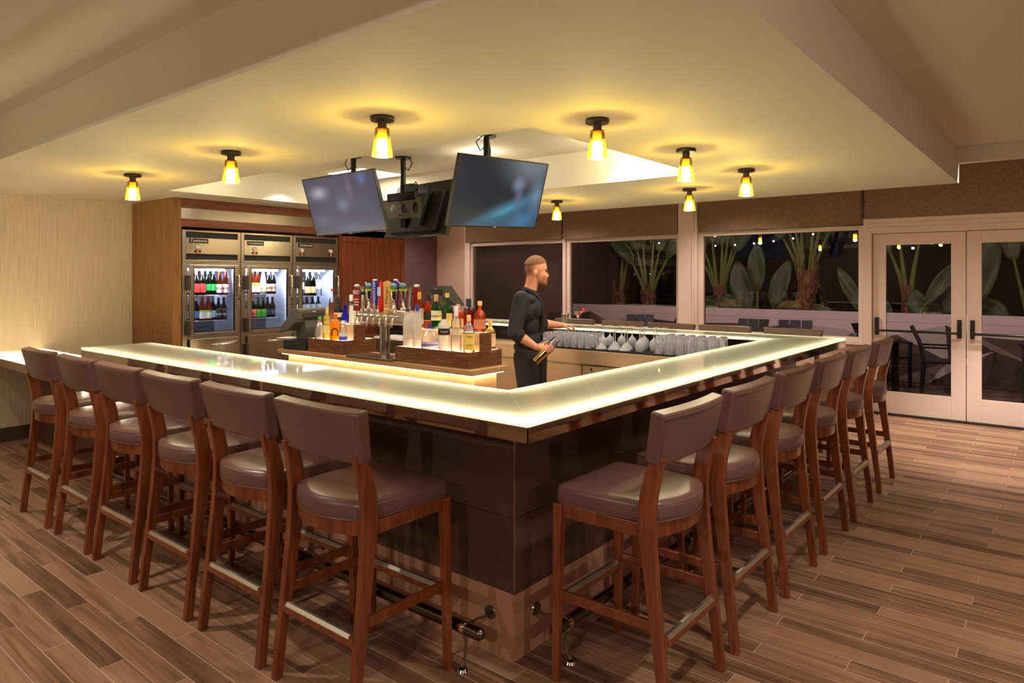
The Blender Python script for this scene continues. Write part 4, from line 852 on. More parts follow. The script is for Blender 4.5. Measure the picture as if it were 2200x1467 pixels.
def tap(y, kind, c, s, wr):
    k0 = 1.35
    x0 = -0.060*s
    b = MB(); b.tube([(x0,y,zc+0.01),(x0-0.045*s,y,zc+0.005),(x0-0.060*s,y,zc-0.03),(x0-0.066*s,y,zc-0.075)],0.011,10,[0.016,0.013,0.011,0.008]); b.sphere((x0-0.045*s,y,zc+0.015),0.017,12,8); b.cyl((x0-0.045*s,y,zc+0.02),(x0-0.040*s,y,zc+0.055),0.008,0.010,12)
    fc = b.build('faucet', chrome, tw, smooth=True)
    zb = zc+0.050; xx = x0-0.040*s
    def MT(): return MB()
    if kind == 'sign':
        b = MB(); b.prism([(-0.030,0),(0.030,0),(0.034,0.10),(0.028,0.20),(0.0,0.215),(-0.028,0.20),(-0.034,0.10)],-0.006,0.006, Matrix(((0,0,1,xx),(1,0,0,y),(0,1,0,zb),(0,0,0,1)))); h_ = b.build('tap_handle', paper(c,0.35), tw, bevel=0.002)
        k = MB(); k.sphere((xx,y,zb+0.225),0.024,12,8,(0.5,1.1,0.6)); k.build('badge', paper((200,206,200)), h_, smooth=True)
        for zz_ in (0.05,0.075,0.10): MB().box(xx-0.0075*s,y-0.022,zb+zz_,xx-0.0062*s,y+0.022,zb+zz_+0.008).build('stripe', paper((226,220,210)), h_)
        text('RED', 0.040, paper((236,230,220)), h_, (xx-0.0075*s,y,zb+0.165), (R(90),0,R(-90*s)))
    elif kind == 'silver':
        b = MB(); b.tube([(xx,y,zb),(xx,y,zb+0.12),(xx,y,zb+0.20)],0.012,12,[0.012,0.016,0.019]); b.cyl((xx,y,zb+0.20),(xx,y,zb+0.222),0.026,0.026,14); h_ = b.build('tap_handle', chrome, tw, smooth=True)
        k = MB(); k.sphere((xx-0.006*s,y,zb+0.160),0.030,14,8,(0.6,1.15,0.6)); k.build('badge', black, h_, smooth=True)
    elif kind == 'fish':
        b = MB(); b.tube([(xx,y,zb-0.005),(xx,y,zb+0.02),(xx,y,zb+0.04),(xx,y,zb+0.12),(xx,y,zb+0.18)],0.014,14,[0.008,0.026,0.014,0.020,0.027]); h_ = b.build('tap_handle', chrome, tw, smooth=True)
        k = MB(); k.cyl((xx,y,zb+0.18),(xx,y,zb+0.198),0.029,0.030,16); k.build('grass_band', paper((170,190,50)), h_, smooth=True)
        k = MB(); k.sphere((xx,y,zb+0.225),0.034,14,10,(0.6,1.0,0.75)); k.tube([(xx,y+0.02,zb+0.235),(xx,y+0.045,zb+0.255),(xx,y+0.05,zb+0.235)],0.008,8,[0.012,0.006,0.003]); k.build('topper', paper(c,0.4), h_, smooth=True)
    elif kind == 'paddle':
        b = MB(); b.prism([(-0.016,0.055),(0.016,0.055),(0.026,0.25),(0.014,0.272),(-0.014,0.272),(-0.026,0.25)],-0.009,0.009, Matrix(((0,0,1,xx),(1,0,0,y),(0,1,0,zb),(0,0,0,1)))); h_ = b.build('tap_handle', paper(c,0.3), tw, bevel=0.003)
        MB().box(xx-0.008,y-0.014,zb,xx+0.008,y+0.014,zb+0.055).build('ferrule', chrome, h_)
        MB().box(xx-0.007,y-0.014,zb+0.262,xx+0.007,y+0.014,zb+0.285).build('tip', paper((226,226,230)), h_)
        text('SHOCKTOP', 0.032, paper((236,236,240)), h_, (xx-0.0100*s,y,zb+0.160), (R(90),R(-90) if s>0 else R(90),R(-90*s)))
    elif kind == 'slim':
        b = MB(); b.tube([(xx,y,zb),(xx,y,zb+0.03),(xx,y,zb+0.10),(xx,y,zb+0.20),(xx,y,zb+0.24),(xx,y,zb+0.268)],0.014,12,[0.014,0.024,0.015,0.020,0.016,0.006]); h_ = b.build('tap_handle', paper(c,0.2), tw, smooth=True)
        MB().cyl((xx,y,zb-0.006),(xx,y,zb+0.006),0.018,n=14).build('ferrule', mat('gold', (210,160,70), 0.25, 1.0), h_, smooth=True)
        MB().box(xx-0.022,y-0.016,zb+0.14,xx-0.019,y+0.016,zb+0.215).build('badge', paper((190,190,214)), h_)
    else:
        b = MB(); b.prism([(-0.026,0.0),(0.026,0.0),(0.032,0.268),(0.0,0.280),(-0.032,0.268)],-0.008,0.008, Matrix(((0,0,1,xx),(1,0,0,y),(0,1,0,zb-0.010),(0,0,0,1)))); h_ = b.build('tap_handle', mat('bamboo', (196,150,88), 0.45), tw, bevel=0.002)
        MB().box(xx-0.0092*s,y-0.026,zb+0.025,xx-0.0080*s,y+0.026,zb+0.032).build('stripe', paper((240,236,226)), h_)
        text('Mango', 0.044, paper((50,34,24)), h_, (xx-0.0090*s,y,zb+0.145), (R(90),R(-90) if s>0 else R(90),R(-90*s)))
def wide(y, k, c, s):
    before = set(o.name for o in COL.objects); tap(y, k, c, s, '')
    a = 0.42*s          # handles are turned a little towards the bar corner
    for o in COL.objects:
        if o.name in before: continue
        if o.name.startswith('lettering'):
            o.scale = (o.scale[0]*1.25, 1.25, 1); continue
        if o.name.startswith('faucet'): continue
        xx = -0.100*s; me = o.data
        for v in me.vertices:
            dx, dy = (v.co.x-xx)*1.15, (v.co.y-y)*(1.12 if k=='fish' else 1.38)
            v.co.x = xx+dx; v.co.y = y+dy
for y, k, c in taps: wide(y, k, c, 1)
for y, k, c in [(0.22,'silver',(190,186,182)),(0.09,'slim',(206,40,30)),(-0.03,'paddle',(60,30,110)),(-0.125,'fish',(92,130,140)),(-0.215,'silver',(190,186,182)),(-0.300,'sign',(120,26,26))]: wide(y, k, c, -1)
# the red sign tap at the near end faces the camera side
# ------------------------------------------------------------------ cash registers
def register(loc, rz, label, group=None):
    e = thing('cash_register', label, 'cash register', loc, rz)
    # local +x: back of the screen side
    MB().box(-0.16,-0.16,0.0,0.16,0.17,0.095).build('printer_base', mat('register_black', (42,38,38), 0.4), e, bevel=0.006)
    b = MB(); b.rings([[Vector(p) for p in [(-0.06,-0.08,0.095),(0.08,-0.08,0.095),(0.08,0.08,0.095),(-0.06,0.08,0.095)]],[Vector(p) for p in [(-0.04,-0.10,0.20),(0.10,-0.10,0.22),(0.10,0.10,0.22),(-0.04,0.10,0.20)]],[Vector(p) for p in [(-0.07,-0.09,0.30),(0.06,-0.09,0.33),(0.06,0.09,0.33),(-0.07,0.09,0.30)]]]); b.build('neck', mat('register_grey', (84,82,76), 0.4), e, bevel=0.008)
    b = MB(); w = 0.19
    pr = [(-0.20,0.175),(-0.175,0.155),(-0.06,0.185),(0.06,0.27),(0.105,0.385),(0.085,0.405),(0.0,0.400)]
    Mx = Matrix(((1,0,0,0),(0,0,1,0),(0,1,0,0),(0,0,0,1)))
    b.prism(pr, -w, w, Mx); b.build('screen_housing', MATS['register_grey'], e, bevel=0.010, seg=3)
    b = MB(); b.box(0.075,-0.11,0.30,0.094,0.11,0.312); b.box(0.085,-0.13,0.335,0.102,0.13,0.343); b.build('vent_ridge', mat('register_dark', (40,38,38), 0.5), e)
    b = MB(); b.prism([(-0.196,0.185),(-0.190,0.180),(-0.006,0.396),(-0.014,0.400)], -w+0.02, w-0.02, Mx); b.build('screen', mat('dark_screen', (14,16,20), 0.08), e)
    MB().box(0.101,-0.02,0.366,0.104,0.02,0.374).build('logo_plate', paper((210,210,206)), e)
    return e
register((2.13,4.42,IZ), -1.45, 'charcoal cash register on a black base at the left end of the back bar')
register((4.05,4.45,GT), 2.95, 'dark cash register standing on the far bar arm behind the bottles')
tag(MB().box(0,0,0,0.16,0.22,0.006).build('receipt_sheet', paper((214,206,180)), None, (2.02,4.50,IZ+0.096), (0,0,0.2)), 'pale paper sheet lying on the base of the cash register', 'paper')
# folded towels / napkin stack beside the tower
e = thing('napkin_stack', 'stack of blue and white napkins between the beer tower and large riser', 'napkins', (2.13,3.02,IZ))
for i in range(5): MB().box(-0.06,-0.05,i*0.012,0.06,0.05,i*0.012+0.010).build('napkin', paper((226,226,232) if i%2 else (70,90,150)), e)

# ------------------------------------------------------------------ televisions hanging from the tray
def screen_mat(name, spots, base):
    m = mat(name, (20,22,28), 0.18, spec=0.5); P = m.node_tree.nodes['Principled BSDF']
    t = N(m, 'ShaderNodeTexCoord'); cur = None
    bc = N(m, 'ShaderNodeRGB'); bc.outputs[0].default_value = lin(base); cur = bc.outputs[0]
    for (cx_, cy_, sx, sy, rot, col, amt) in spots:
        mp = N(m, 'ShaderNodeMapping', vector_type='TEXTURE'); mp.inputs['Location'].default_value = (0, cx_, cy_); mp.inputs['Scale'].default_value = (9, sx, sy); mp.inputs['Rotation'].default_value = (R(rot),0,0)
        L(m, t, 'Object', mp, 'Vector'); g = N(m, 'ShaderNodeTexGradient', gradient_type='QUADRATIC_SPHERE'); L(m, mp, 'Vector', g, 'Vector')
        k = N(m, 'ShaderNodeMath', operation='MULTIPLY'); L(m, g, 'Fac', k, 0); k.inputs[1].default_value = amt; k.use_clamp = True
        x = N(m, 'ShaderNodeMix', data_type='RGBA'); L(m, k, 0, x, 0); m.node_tree.links.new(cur, x.inputs[6]); x.inputs[7].default_value = lin(col); cur = x.outputs[2]
    m.node_tree.links.new(cur, P.inputs['Emission Color']); P.inputs['Emission Strength'].default_value = 1.0
    P.inputs['Base Color'].default_value = (0.006,0.006,0.008,1); return m
scr1 = screen_mat('tv_picture_blurred_grey', [(-0.28,0.12,.20,.10,0,(150,150,165),1.4),(0.0,0.0,.14,.12,0,(104,120,142),1.5),(0.30,0.2,.10,.10,0,(84,96,140),1.3),(0.12,0.12,.07,.22,0,(104,90,112),1.2),(-0.3,-0.12,.28,.12,0,(84,90,110),1.0),(0.05,-0.2,.4,.12,0,(66,78,98),1.2),(0.3,-0.05,.16,.2,0,(70,72,96),1.0),(0,0.05,.8,.5,0,(84,80,92),.7)], (62,62,74))
scr2 = screen_mat('tv_picture_blue_beam', [(0.3,0.25,.5,.3,0,(92,98,104),1.6),(0.1,-0.12,.62,.10,22,(60,120,140),1.2),(0.28,-0.2,.4,.22,15,(40,92,124),1.3),(-0.1,-0.25,.5,.10,8,(36,74,98),1.4),(0.18,0.08,.11,.10,0,(96,110,130),1.6),(0.2,-0.02,.07,.2,8,(86,80,110),1.2),(0.40,0.0,.14,.25,0,(86,110,128),1.2)], (30,34,40))
def tv(loc, face, tilt, roll, pole, scr, label, mirrorx=False, mount=True):
    e = thing('television', label, 'television', loc, 0, 'televisions hung from the ceiling recess')
    e.rotation_euler = Matrix(( (1,0,0),(0,1,0),(0,0,1) )).to_3x3().to_euler()
    # local +x = picture normal
    M3 = Matrix.Rotation(face,3,'Z') @ Matrix.Rotation(-tilt,3,'Y') @ Matrix.Rotation(roll,3,'X')
    e.rotation_mode = 'XYZ'; e.rotation_euler = M3.to_euler('XYZ')
    w, h = 0.93, 0.528
    b = MB(); b.box(-0.035,-w/2,-h/2,-0.003,w/2,h/2); b.box(-0.075,-w/2+0.12,-h/2+0.03,-0.035,w/2-0.12,h/2-0.12); b.build('back_housing', mat('tv_back', (30,28,28), 0.35), e, bevel=0.004)
    t = 0.008; b = MB(); b.box(-0.006,-w/2,-h/2,0.003,-w/2+t,h/2).box(-0.006,w/2-t,-h/2,0.003,w/2,h/2).box(-0.006,-w/2+t,h/2-t,0.003,w/2-t,h/2).box(-0.006,-w/2+t,-h/2,0.003,w/2-t,-h/2+t*1.6)
    b.build('bezel', mat('tv_bezel', (60,54,50), 0.3, 0.6), e, bevel=0.0015)
    MB().box(-0.004,-w/2+t,-h/2+t*1.6,0.0005,w/2-t,h/2-t).build('screen', scr, e)
    MB().box(0.003,-0.014,-h/2+0.001,0.0045,0.014,-h/2+0.009).build('logo_plate', chrome, e)
    MB().box(-0.004,-0.03,-h/2-0.008,0.000,0.03,-h/2).build('sensor_lens', mat('smoked_lens',(70,66,70),0.1), e)
    for yy in (-0.16, 0.10):
        b = MB(); b.box(-0.105,yy-0.018,-0.19,-0.075,yy-0.006,0.19).box(-0.105,yy+0.006,-0.19,-0.075,yy+0.018,0.19).box(-0.108,yy-0.018,0.0,-0.10,yy+0.018,0.19); b.build('mount_rail', blackm, e, bevel=0.001)
    return e, M3
def mount(label, x, y, zb, face, ztop=ZU):
    e = thing('ceiling_mount', label, 'tv mount', (x, y, ztop), face, 'ceiling mounts of the televisions')
    MB().cyl((0,0,-0.004),(0,0,-0.018),0.075,0.070,28).build('ceiling_flange', blackm, e, smooth=True)
    MB().cyl((0,0,-0.018),(0,0,zb-ztop),0.024,n=20).build('pole', mat('mount_pole',(46,44,42),0.35,0.5), e, smooth=True)
    b = MB(); b.tube([(0.02,-0.06,-0.01),(0.0,-0.12,-0.07),(0.0,-0.07,-0.13),(0.0,-0.03,-0.10)],0.005,6); b.tube([(0.0,0.03,-0.05),(0.01,0.034,-0.12),(0.0,0.032,-0.30)],0.006,6); b.build('cable', black, e, smooth=True)
    return e
tv((1.87,3.50,2.21), R(183.6), R(-17.7), R(1.1), None, scr1, 'television with blurred grey purple picture, left of the lamp, tilted down')
tv((2.10,1.89,2.20), R(-94.6), R(-17.7), R(2.2), None, scr2, 'television with a diagonal blue beam on its screen, right one')
tv((2.56,3.22,2.19), R(-6), R(-17.7), 0, None, scr1, 'television seen from behind between the other two, black back')
m1 = mount('black ceiling pole behind the left television', 2.02, 3.55, 2.18, PI)
m2 = mount('black ceiling pole behind the right television', 2.12, 2.05, 2.18, -PI/2)
m3 = mount('black ceiling pole with slotted mounting plates holding the rear television', 2.36, 3.27, 2.02, 0)
for (m_, dx) in ((m3, 0.05),):
    def plate(name, y0, y1, z0, z1, x0, holes):
        b = MB(); n_ = len(holes); ys = [y0]
        # perforated plate: frame strips around round openings
        hr = (z1-z0)*0.25
        cz = (z0+z1)/2
        NS = 24
        w_ = (y1-y0)/n_
        for i in range(n_):
            a0 = y0+i*w_; a1 = a0+w_; cy = (a0+a1)/2
            outer, inner = [], []
            for k in range(NS):
                a = 2*PI*k/NS; c_, s_ = math.cos(a), math.sin(a)
                f = 1/max(abs(c_)/((a1-a0)/2), abs(s_)/((z1-z0)/2)); outer.append((cy+c_*f, cz+s_*f)); inner.append((cy+c_*hr*0.9, cz+s_*hr*1.05))
            R1 = [Vector((x0,y,z)) for y,z in outer]; R2 = [Vector((x0,y,z)) for y,z in inner]; R3 = [Vector((x0+0.003,y,z)) for y,z in inner]; R4 = [Vector((x0+0.003,y,z)) for y,z in outer]
            b.rings([R1,R2,R3,R4],False,False)
        b.box(x0-0.012,y0,z1-0.003,x0,y1,z1).box(x0-0.012,y0,z0,x0,y1,z0+0.003)
        for zz in (z0+0.018, z1-0.018):
            for i in range(int((y1-y0)/0.03)): b.box(x0-0.0006,y0+0.008+i*0.03,zz-0.003,x0,y0+0.026+i*0.03,zz+0.003)
        return b
    grey = mat('mount_grey', (120,114,104), 0.45, 0.4)
    plate('p', -0.27, 0.32, -0.565, -0.385, -0.03, [1,2,3,4]).build('mounting_plate', grey, m_)
    MB().box(-0.045,-0.20,-0.40,0.01,0.17,-0.33).build('equipment_box', blackm, m_, bevel=0.004)
    MB().box(-0.01,-0.12,-0.33,0.08,0.03,-0.25).build('power_brick', black, m_, bevel=0.003)
    b = MB(); b.tube([(0,-0.12,-0.27),(0.0,-0.17,-0.24),(0.0,-0.20,-0.29),(0,-0.16,-0.33)],0.005,6); b.build('cable', black, m_, smooth=True)
    MB().cyl((-0.035,0.0,-0.42),(-0.042,0,-0.42),0.010,n=10).build('bolt', chrome, m_, smooth=True); MB().cyl((-0.035,0.0,-0.53),(-0.042,0,-0.53),0.010,n=10).build('bolt', chrome, m_, smooth=True)
    pl = plate('q', 0.50, 0.60, -0.50, -0.20, -0.06, [1]); pl.build('side_bracket', blackm, m_)
# light panel in the tray behind the left television
lp = thing('ceiling_light_panel', 'bright white square light panel in the ceiling recess behind the televisions', 'light panel', (2.72,4.25,ZU))
b = MB(); b.box(-0.33,-0.33,-0.02,0.33,0.33,0); b.build('panel_frame', paint, lp); MB().box(-0.27,-0.27,-0.024,0.27,0.27,-0.02).build('diffuser', emitter('panel_diffuser', (255,244,224), 9), lp)

# ------------------------------------------------------------------ underbar along the far arm
ub = thing('underbar_cooler', 'stainless underbar cooler with two doors and glasses on top', 'cooler', (3.40, 0.62, 0))
UL = 3.3; UZ = 0.905
MB().box(0.0,0,0.78,0.455,UL,UZ).build('worktop', satin_steel, ub, bevel=0.004)
MB().box(0.03,0.0,0.08,0.455,UL,0.78).build('cabinet_body', steelc, ub)
for k,(a,d) in enumerate([(0.02,0.685),(0.70,1.395),(1.41,2.10),(2.115,2.80)]):
    dd_ = MB().box(0.008,a,0.14,0.030,d,0.765).build('door', satin_steel, ub, bevel=0.003)
    b = MB(); b.tube([(0.008,d-0.05,0.50),(-0.028,d-0.05,0.515),(-0.034,d-0.05,0.56),(-0.034,d-0.05,0.63),(0.008,d-0.05,0.65)],0.008,8); b.build('handle', chrome, dd_, smooth=True)
    MB().cyl((0.008,d-0.10,0.735),(0.002,d-0.10,0.735),0.011,n=14).build('lock', chrome, dd_, smooth=True)
MB().box(0.12,0.02,0.0,0.44,UL,0.08).build('plinth', black, ub)
mt = thing('bar_mat', 'black ribbed rubber bar mat under the glasses', 'bar mat', (3.41, 0.70, UZ))
b = MB(); b.box(0,0,0,0.435,1.95,0.012)
for i in range(64): b.box(0.004,0.012+i*0.03,0.012,0.431,0.026+i*0.03,0.015)
b.build('mat_slab', rub, mt)
sk = thing('speed_rail', 'steel back splash with ribbed drain rack near the far bar corner', 'rack', (3.40,0.505,0.80))
b = MB(); b.box(0,0,-0.80,0.44,0.10,0.02)
for i in range(19): b.box(0.01+i*0.022,0,0.02,0.018+i*0.022,0.10,0.16)
b.build('drain_rack', steel, sk)
# second counter behind the bartender
sc = thing('prep_counter', 'stainless prep counter beyond the bartender with pale cutting board', 'counter', (3.22, 4.02, 0))
b = MB(); b.box(0,0,0.84,0.58,1.3,0.88); b.box(0.02,0,0.0,0.56,1.3,0.84); b.build('counter_body', steelc, sc, bevel=0.004)
MB().box(0.0,0.1,0.88,0.3,0.7,0.90).build('cutting_board', mat('pale_board', (226,220,206), 0.5), sc)

# ------------------------------------------------------------------ glassware upside down on the mat
ZG = UZ+0.015
def glass_up(prof, label, group, n=16, m=None):
    e = None; b = MB(); b.lathe(prof, n, None, False, False)
    o = b.build('bar_glass', m or tumb, smooth=True, angle=70); return tag(o, label, 'glass', group)
pint = glass_up([(0,0.134),(0.026,0.133),(0.028,0.128),(0.0395,0.001),(0.041,0),(0.0425,0.002),(0.031,0.146),(0.029,0.150),(0,0.1505)], 'upside-down pint glass in the crowded cluster by the far bar corner', 'pint glasses upside down on the mat')
tumb_g = glass_up([(0,0.108),(0.025,0.107),(0.0335,0.001),(0.035,0),(0.0365,0.002),(0.029,0.122),(0.027,0.126),(0,0.1265)], "upside-down tumbler in the crowded cluster by the bartender's hand", 'tumblers upside down on the mat')
mart = glass_up([(0,0.058),(0.003,0.057),(0.0515,0),(0.0535,0.0008),(0.006,0.062),(0.0035,0.075),(0.0035,0.150),(0.008,0.156),(0.032,0.159),(0.0325,0.161),(0.0,0.1615)], 'upside-down martini glass among the stemmed glasses', 'martini glasses upside down on the mat', 20, stemg)
wineg = glass_up([(0,0.100),(0.008,0.098),(0.0335,0.079),(0.039,0.045),(0.0305,0),(0.0325,0.001),(0.041,0.045),(0.036,0.081),(0.010,0.107),(0.0038,0.118),(0.0038,0.190),(0.008,0.196),(0.033,0.199),(0.0,0.201)], 'upside-down wine glass among the stemmed glasses', 'wine glasses upside down on the mat', 20, stemg)
NTH = ['first','second','third','fourth','fifth','sixth','seventh','eighth','ninth']
def scatter(o, pts, kind):
    first = True
    for x, y, lab in pts:
        c_ = o if first else o.copy()
        if not first: COL.objects.link(c_)
        c_.location = (x, y, ZG); c_.rotation_euler = (0,0,random.random()*6); first = False; c_['label'] = lab
        c_['group'] = kind
rowname = ['front row','second row','third row','back row']
P1 = []
for i in range(6):
    for j in range(4):
        P1.append((3.462+j*0.092, 0.80+i*0.094+random.uniform(-.003,.003)+(j%2)*0.02, 'upside-down pint glass by the far corner, %s, %s from the right' % (rowname[j], NTH[i])))
scatter(pint, P1, 'pint glasses upside down on the mat')
P2 = []
for i in range(7):
    for j in range(4):
        P2.append((3.455+j*0.085, 1.985+i*0.079+(j%2)*0.015, "upside-down tumbler near the bartender's hand, %s, %s from the right" % (rowname[j], NTH[i])))
scatter(tumb_g, P2, 'tumblers upside down on the mat')
M1 = [(3.50,1.87),(3.515,1.75),(3.505,1.63),(3.635,1.68),(3.63,1.80)]
scatter(mart, [(x,y,'upside-down martini glass, %s of the five among the stemmed glasses' % s_) for (x,y),s_ in zip(M1,['front left','front middle','front right','rear right','rear left'])], 'martini glasses upside down on the mat')
W1 = [(3.60,1.915),(3.70,1.90),(3.745,1.80),(3.745,1.69),(3.57,1.50),(3.66,1.53),(3.745,1.56),(3.62,1.405),(3.72,1.43),(3.485,1.47),(3.74,1.36)]
W1.sort(key=lambda p: -(p[1]*0.776-p[0]*0.631))
scatter(wineg, [(x,y,'upside-down wine glass among the stemmed glasses, %s from the left' % n_) for (x,y),n_ in zip(W1,NTH+['tenth','eleventh'])], 'wine glasses upside down on the mat')
# drinks standing on the far arm
bg = thing('beer_glass', 'pint glass of golden beer standing on the far bar top', 'glass', (4.005, 2.62, GT))
b = MB(); b.lathe([(0.0,0),(0.029,0),(0.031,0.004),(0.042,0.132),(0.0405,0.132),(0.029,0.008),(0.0,0.008)],24,None,False,False); b.build('glass', clear, bg, smooth=True, angle=60)
b = MB(); b.lathe([(0,0.0085),(0.0285,0.0085),(0.0390,0.118),(0,0.118)],24); b.build('beer', glassy('beer_gold',(250,220,70),0.05,0.10), bg, smooth=True, angle=60)
b = MB(); b.lathe([(0,0.118),(0.039,0.118),(0.0402,0.128),(0,0.128)],24); b.build('foam', mat('foam',(250,244,226),0.8), bg, smooth=True, angle=60)
mg = thing('cocktail_glass', 'martini glass with red cocktail and strawberry garnish on the far bar top', 'glass', (3.915, 2.40, GT))
b = MB(); b.lathe([(0,0),(0.034,0),(0.034,0.002),(0.006,0.006),(0.0035,0.014),(0.0035,0.092),(0.006,0.098),(0.052,0.160),(0.0505,0.160),(0.004,0.102),(0,0.101)],28,None,False,False); b.build('glass', clear, mg, smooth=True, angle=60)
b = MB(); b.lathe([(0,0.102),(0.004,0.103),(0.041,0.147),(0,0.147)],28); b.build('cocktail', glassy('cocktail_red',(255,90,70),0.05,0.05), mg, smooth=True, angle=60)
b = MB(); b.sphere((0.032,-0.040,0.172),0.017,12,8,(0.9,0.9,1.1)); b.build('strawberry', mat('strawberry_red',(214,44,40),0.35), mg, smooth=True)

# ------------------------------------------------------------------ bartender
CR = Vector((0.631,-0.776,0)); FD = Vector((0.776,0.631,0)); BC = Vector((2.90,2.19,0))
def bp(r, d, z): return BC + CR*r + FD*d + Vector((0,0,z))
man = thing('bartender', 'bartender in dark shirt and black trousers holding a steel shaker', 'person', (0,0,0))
def limb(b, pts, rs, n=16, sc=1.0):
    for i in range(len(pts)-1):
        a, c_ = pts[i], pts[i+1]; k = 8
        for j in range(k):
            t0, t1 = j/k, (j+1)/k
            b.cyl(a.lerp(c_,t0), a.lerp(c_,t1+0.01), rs[i]+(rs[i+1]-rs[i])*t0, rs[i]+(rs[i+1]-rs[i])*t1, n)
        b.sphere(a, rs[i], n, 10)
    b.sphere(pts[-1], rs[-1], n, 10)
def ell(b, c_, rx, ry, rz, yaw=0, pitch=0):
    # axes: rx along CR, ry along FD, rz up; pitch tips towards +CR
    Bm = Matrix((CR, FD, Vector((0,0,1)))).transposed()
    M_ = Bm @ Matrix.Rotation(yaw,3,'Z') @ Matrix.Rotation(pitch,3,'Y') @ Matrix.Diagonal((rx,ry,rz))
    b.sphere(c_, 1.0, 24, 16, (1,1,1), M_.to_4x4())
def remesh(o, vox, it=4, fac=0.5):
    m = o.modifiers.new('remesh','REMESH'); m.mode='VOXEL'; m.voxel_size = vox; m.use_smooth_shade = True
    s_ = o.modifiers.new('smooth','SMOOTH'); s_.factor = fac; s_.iterations = it
skin = mat('skin', (206,142,114), 0.5); skin.node_tree.nodes['Principled BSDF'].inputs['Subsurface Weight'].default_value = 0.0
P = skin.node_tree.nodes['Principled BSDF']
# short beard: a darker warm tone on the jaw
t = N(skin,'ShaderNodeTexCoord'); mp = N(skin,'ShaderNodeMapping', vector_type='TEXTURE'); jc = bp(0.082,0,1.528); mp.inputs['Location'].default_value = jc; mp.inputs['Scale'].default_value=(0.062,0.080,0.052)
L(skin,t,'Object',mp,'Vector'); g_ = N(skin,'ShaderNodeTexGradient',gradient_type='SPHERICAL'); L(skin,mp,'Vector',g_,'Vector')
mr = N(skin,'ShaderNodeMapRange'); mr.inputs['From Min'].default_value=0.05; mr.inputs['From Max'].default_value=0.30; L(skin,g_,'Fac',mr,'Value')
mx = N(skin,'ShaderNodeMix',data_type='RGBA'); L(skin,mr,'Result',mx,0); mx.inputs[6].default_value=lin((208,144,116)); mx.inputs[7].default_value=lin((150,90,62)); mp2 = N(skin,'ShaderNodeMapping', vector_type='TEXTURE'); mp2.inputs['Location'].default_value = bp(-0.045,0,1.662); mp2.inputs['Scale'].default_value=(0.104,0.104,0.104)
L(skin,t,'Object',mp2,'Vector'); g2 = N(skin,'ShaderNodeTexGradient',gradient_type='SPHERICAL'); L(skin,mp2,'Vector',g2,'Vector')
mr2 = N(skin,'ShaderNodeMapRange'); mr2.inputs['From Min'].default_value=0.02; mr2.inputs['From Max'].default_value=0.30; L(skin,g2,'Fac',mr2,'Value')
mx2 = N(skin,'ShaderNodeMix',data_type='RGBA'); L(skin,mr2,'Result',mx2,0); skin.node_tree.links.new(mx.outputs[2],mx2.inputs[6]); mx2.inputs[7].default_value=lin((128,86,60)); skin.node_tree.links.new(mx2.outputs[2],P.inputs['Base Color'])
b = MB()
HC = bp(0.020,0,1.650)
ell(b, HC, 0.098, 0.076, 0.108, 0, 0.15)                      # cranium
ell(b, bp(0.062,0,1.590), 0.062, 0.062, 0.082, 0, 0.10)       # face
ell(b, bp(0.074,0,1.530), 0.046, 0.048, 0.034, 0, 0.25)       # jaw
ell(b, bp(0.104,0,1.514), 0.018, 0.024, 0.018)                # chin
limb(b, [bp(0.108,0,1.620), bp(0.124,0,1.582)], [0.009,0.012]) # nose
ell(b, bp(0.122,0,1.576), 0.011, 0.016, 0.009)
ell(b, bp(0.100,0.0,1.640), 0.022, 0.052, 0.012)              # brow
ell(b, bp(0.116,0,1.549), 0.012, 0.022, 0.006); ell(b, bp(0.115,0,1.538), 0.012, 0.019, 0.007)
for s in (-1,1):
    ell(b, bp(0.012,s*0.078,1.605), 0.017, 0.008, 0.030, 0, 0.25)
    ell(b, bp(0.012-0.006,s*0.083,1.612), 0.012, 0.006, 0.020)
    ell(b, bp(0.088,s*0.042,1.585), 0.020,0.018,0.022)
limb(b, [bp(-0.040,0,1.43), bp(-0.015,0,1.50), bp(0.0,0,1.58)], [0.064,0.056,0.060])
# torso, arms and legs under the clothes
limb(b, [bp(-0.06,0,1.36), bp(-0.05,0,1.15), bp(-0.04,0,0.97)], [0.080,0.075,0.075])
NS_, NE, NW = bp(-0.105,-0.165,1.375), bp(-0.165,-0.235,1.105), bp(0.015,-0.250,0.985)
FS_, FE, FW = bp(-0.010,0.165,1.370), bp(0.075,0.225,1.150), bp(0.265,0.300,1.130)
limb(b, [NS_, NE, NW], [0.050,0.041,0.028]); limb(b, [NE, NE.lerp(NW,0.35), NW], [0.040,0.044,0.027])
limb(b, [FS_, FE, FW], [0.050,0.040,0.027]); limb(b, [FE, FE.lerp(FW,0.35), FW], [0.039,0.042,0.026])
for s, r in ((-1,-0.055),(1,0.025)):
    limb(b, [bp(r,s*0.085,0.93), bp(r+0.02,s*0.095,0.50), bp(r,s*0.10,0.09)], [0.070,0.050,0.038])
    limb(b, [bp(r,s*0.10,0.06), bp(r+0.14,s*0.115,0.035)], [0.038,0.030])
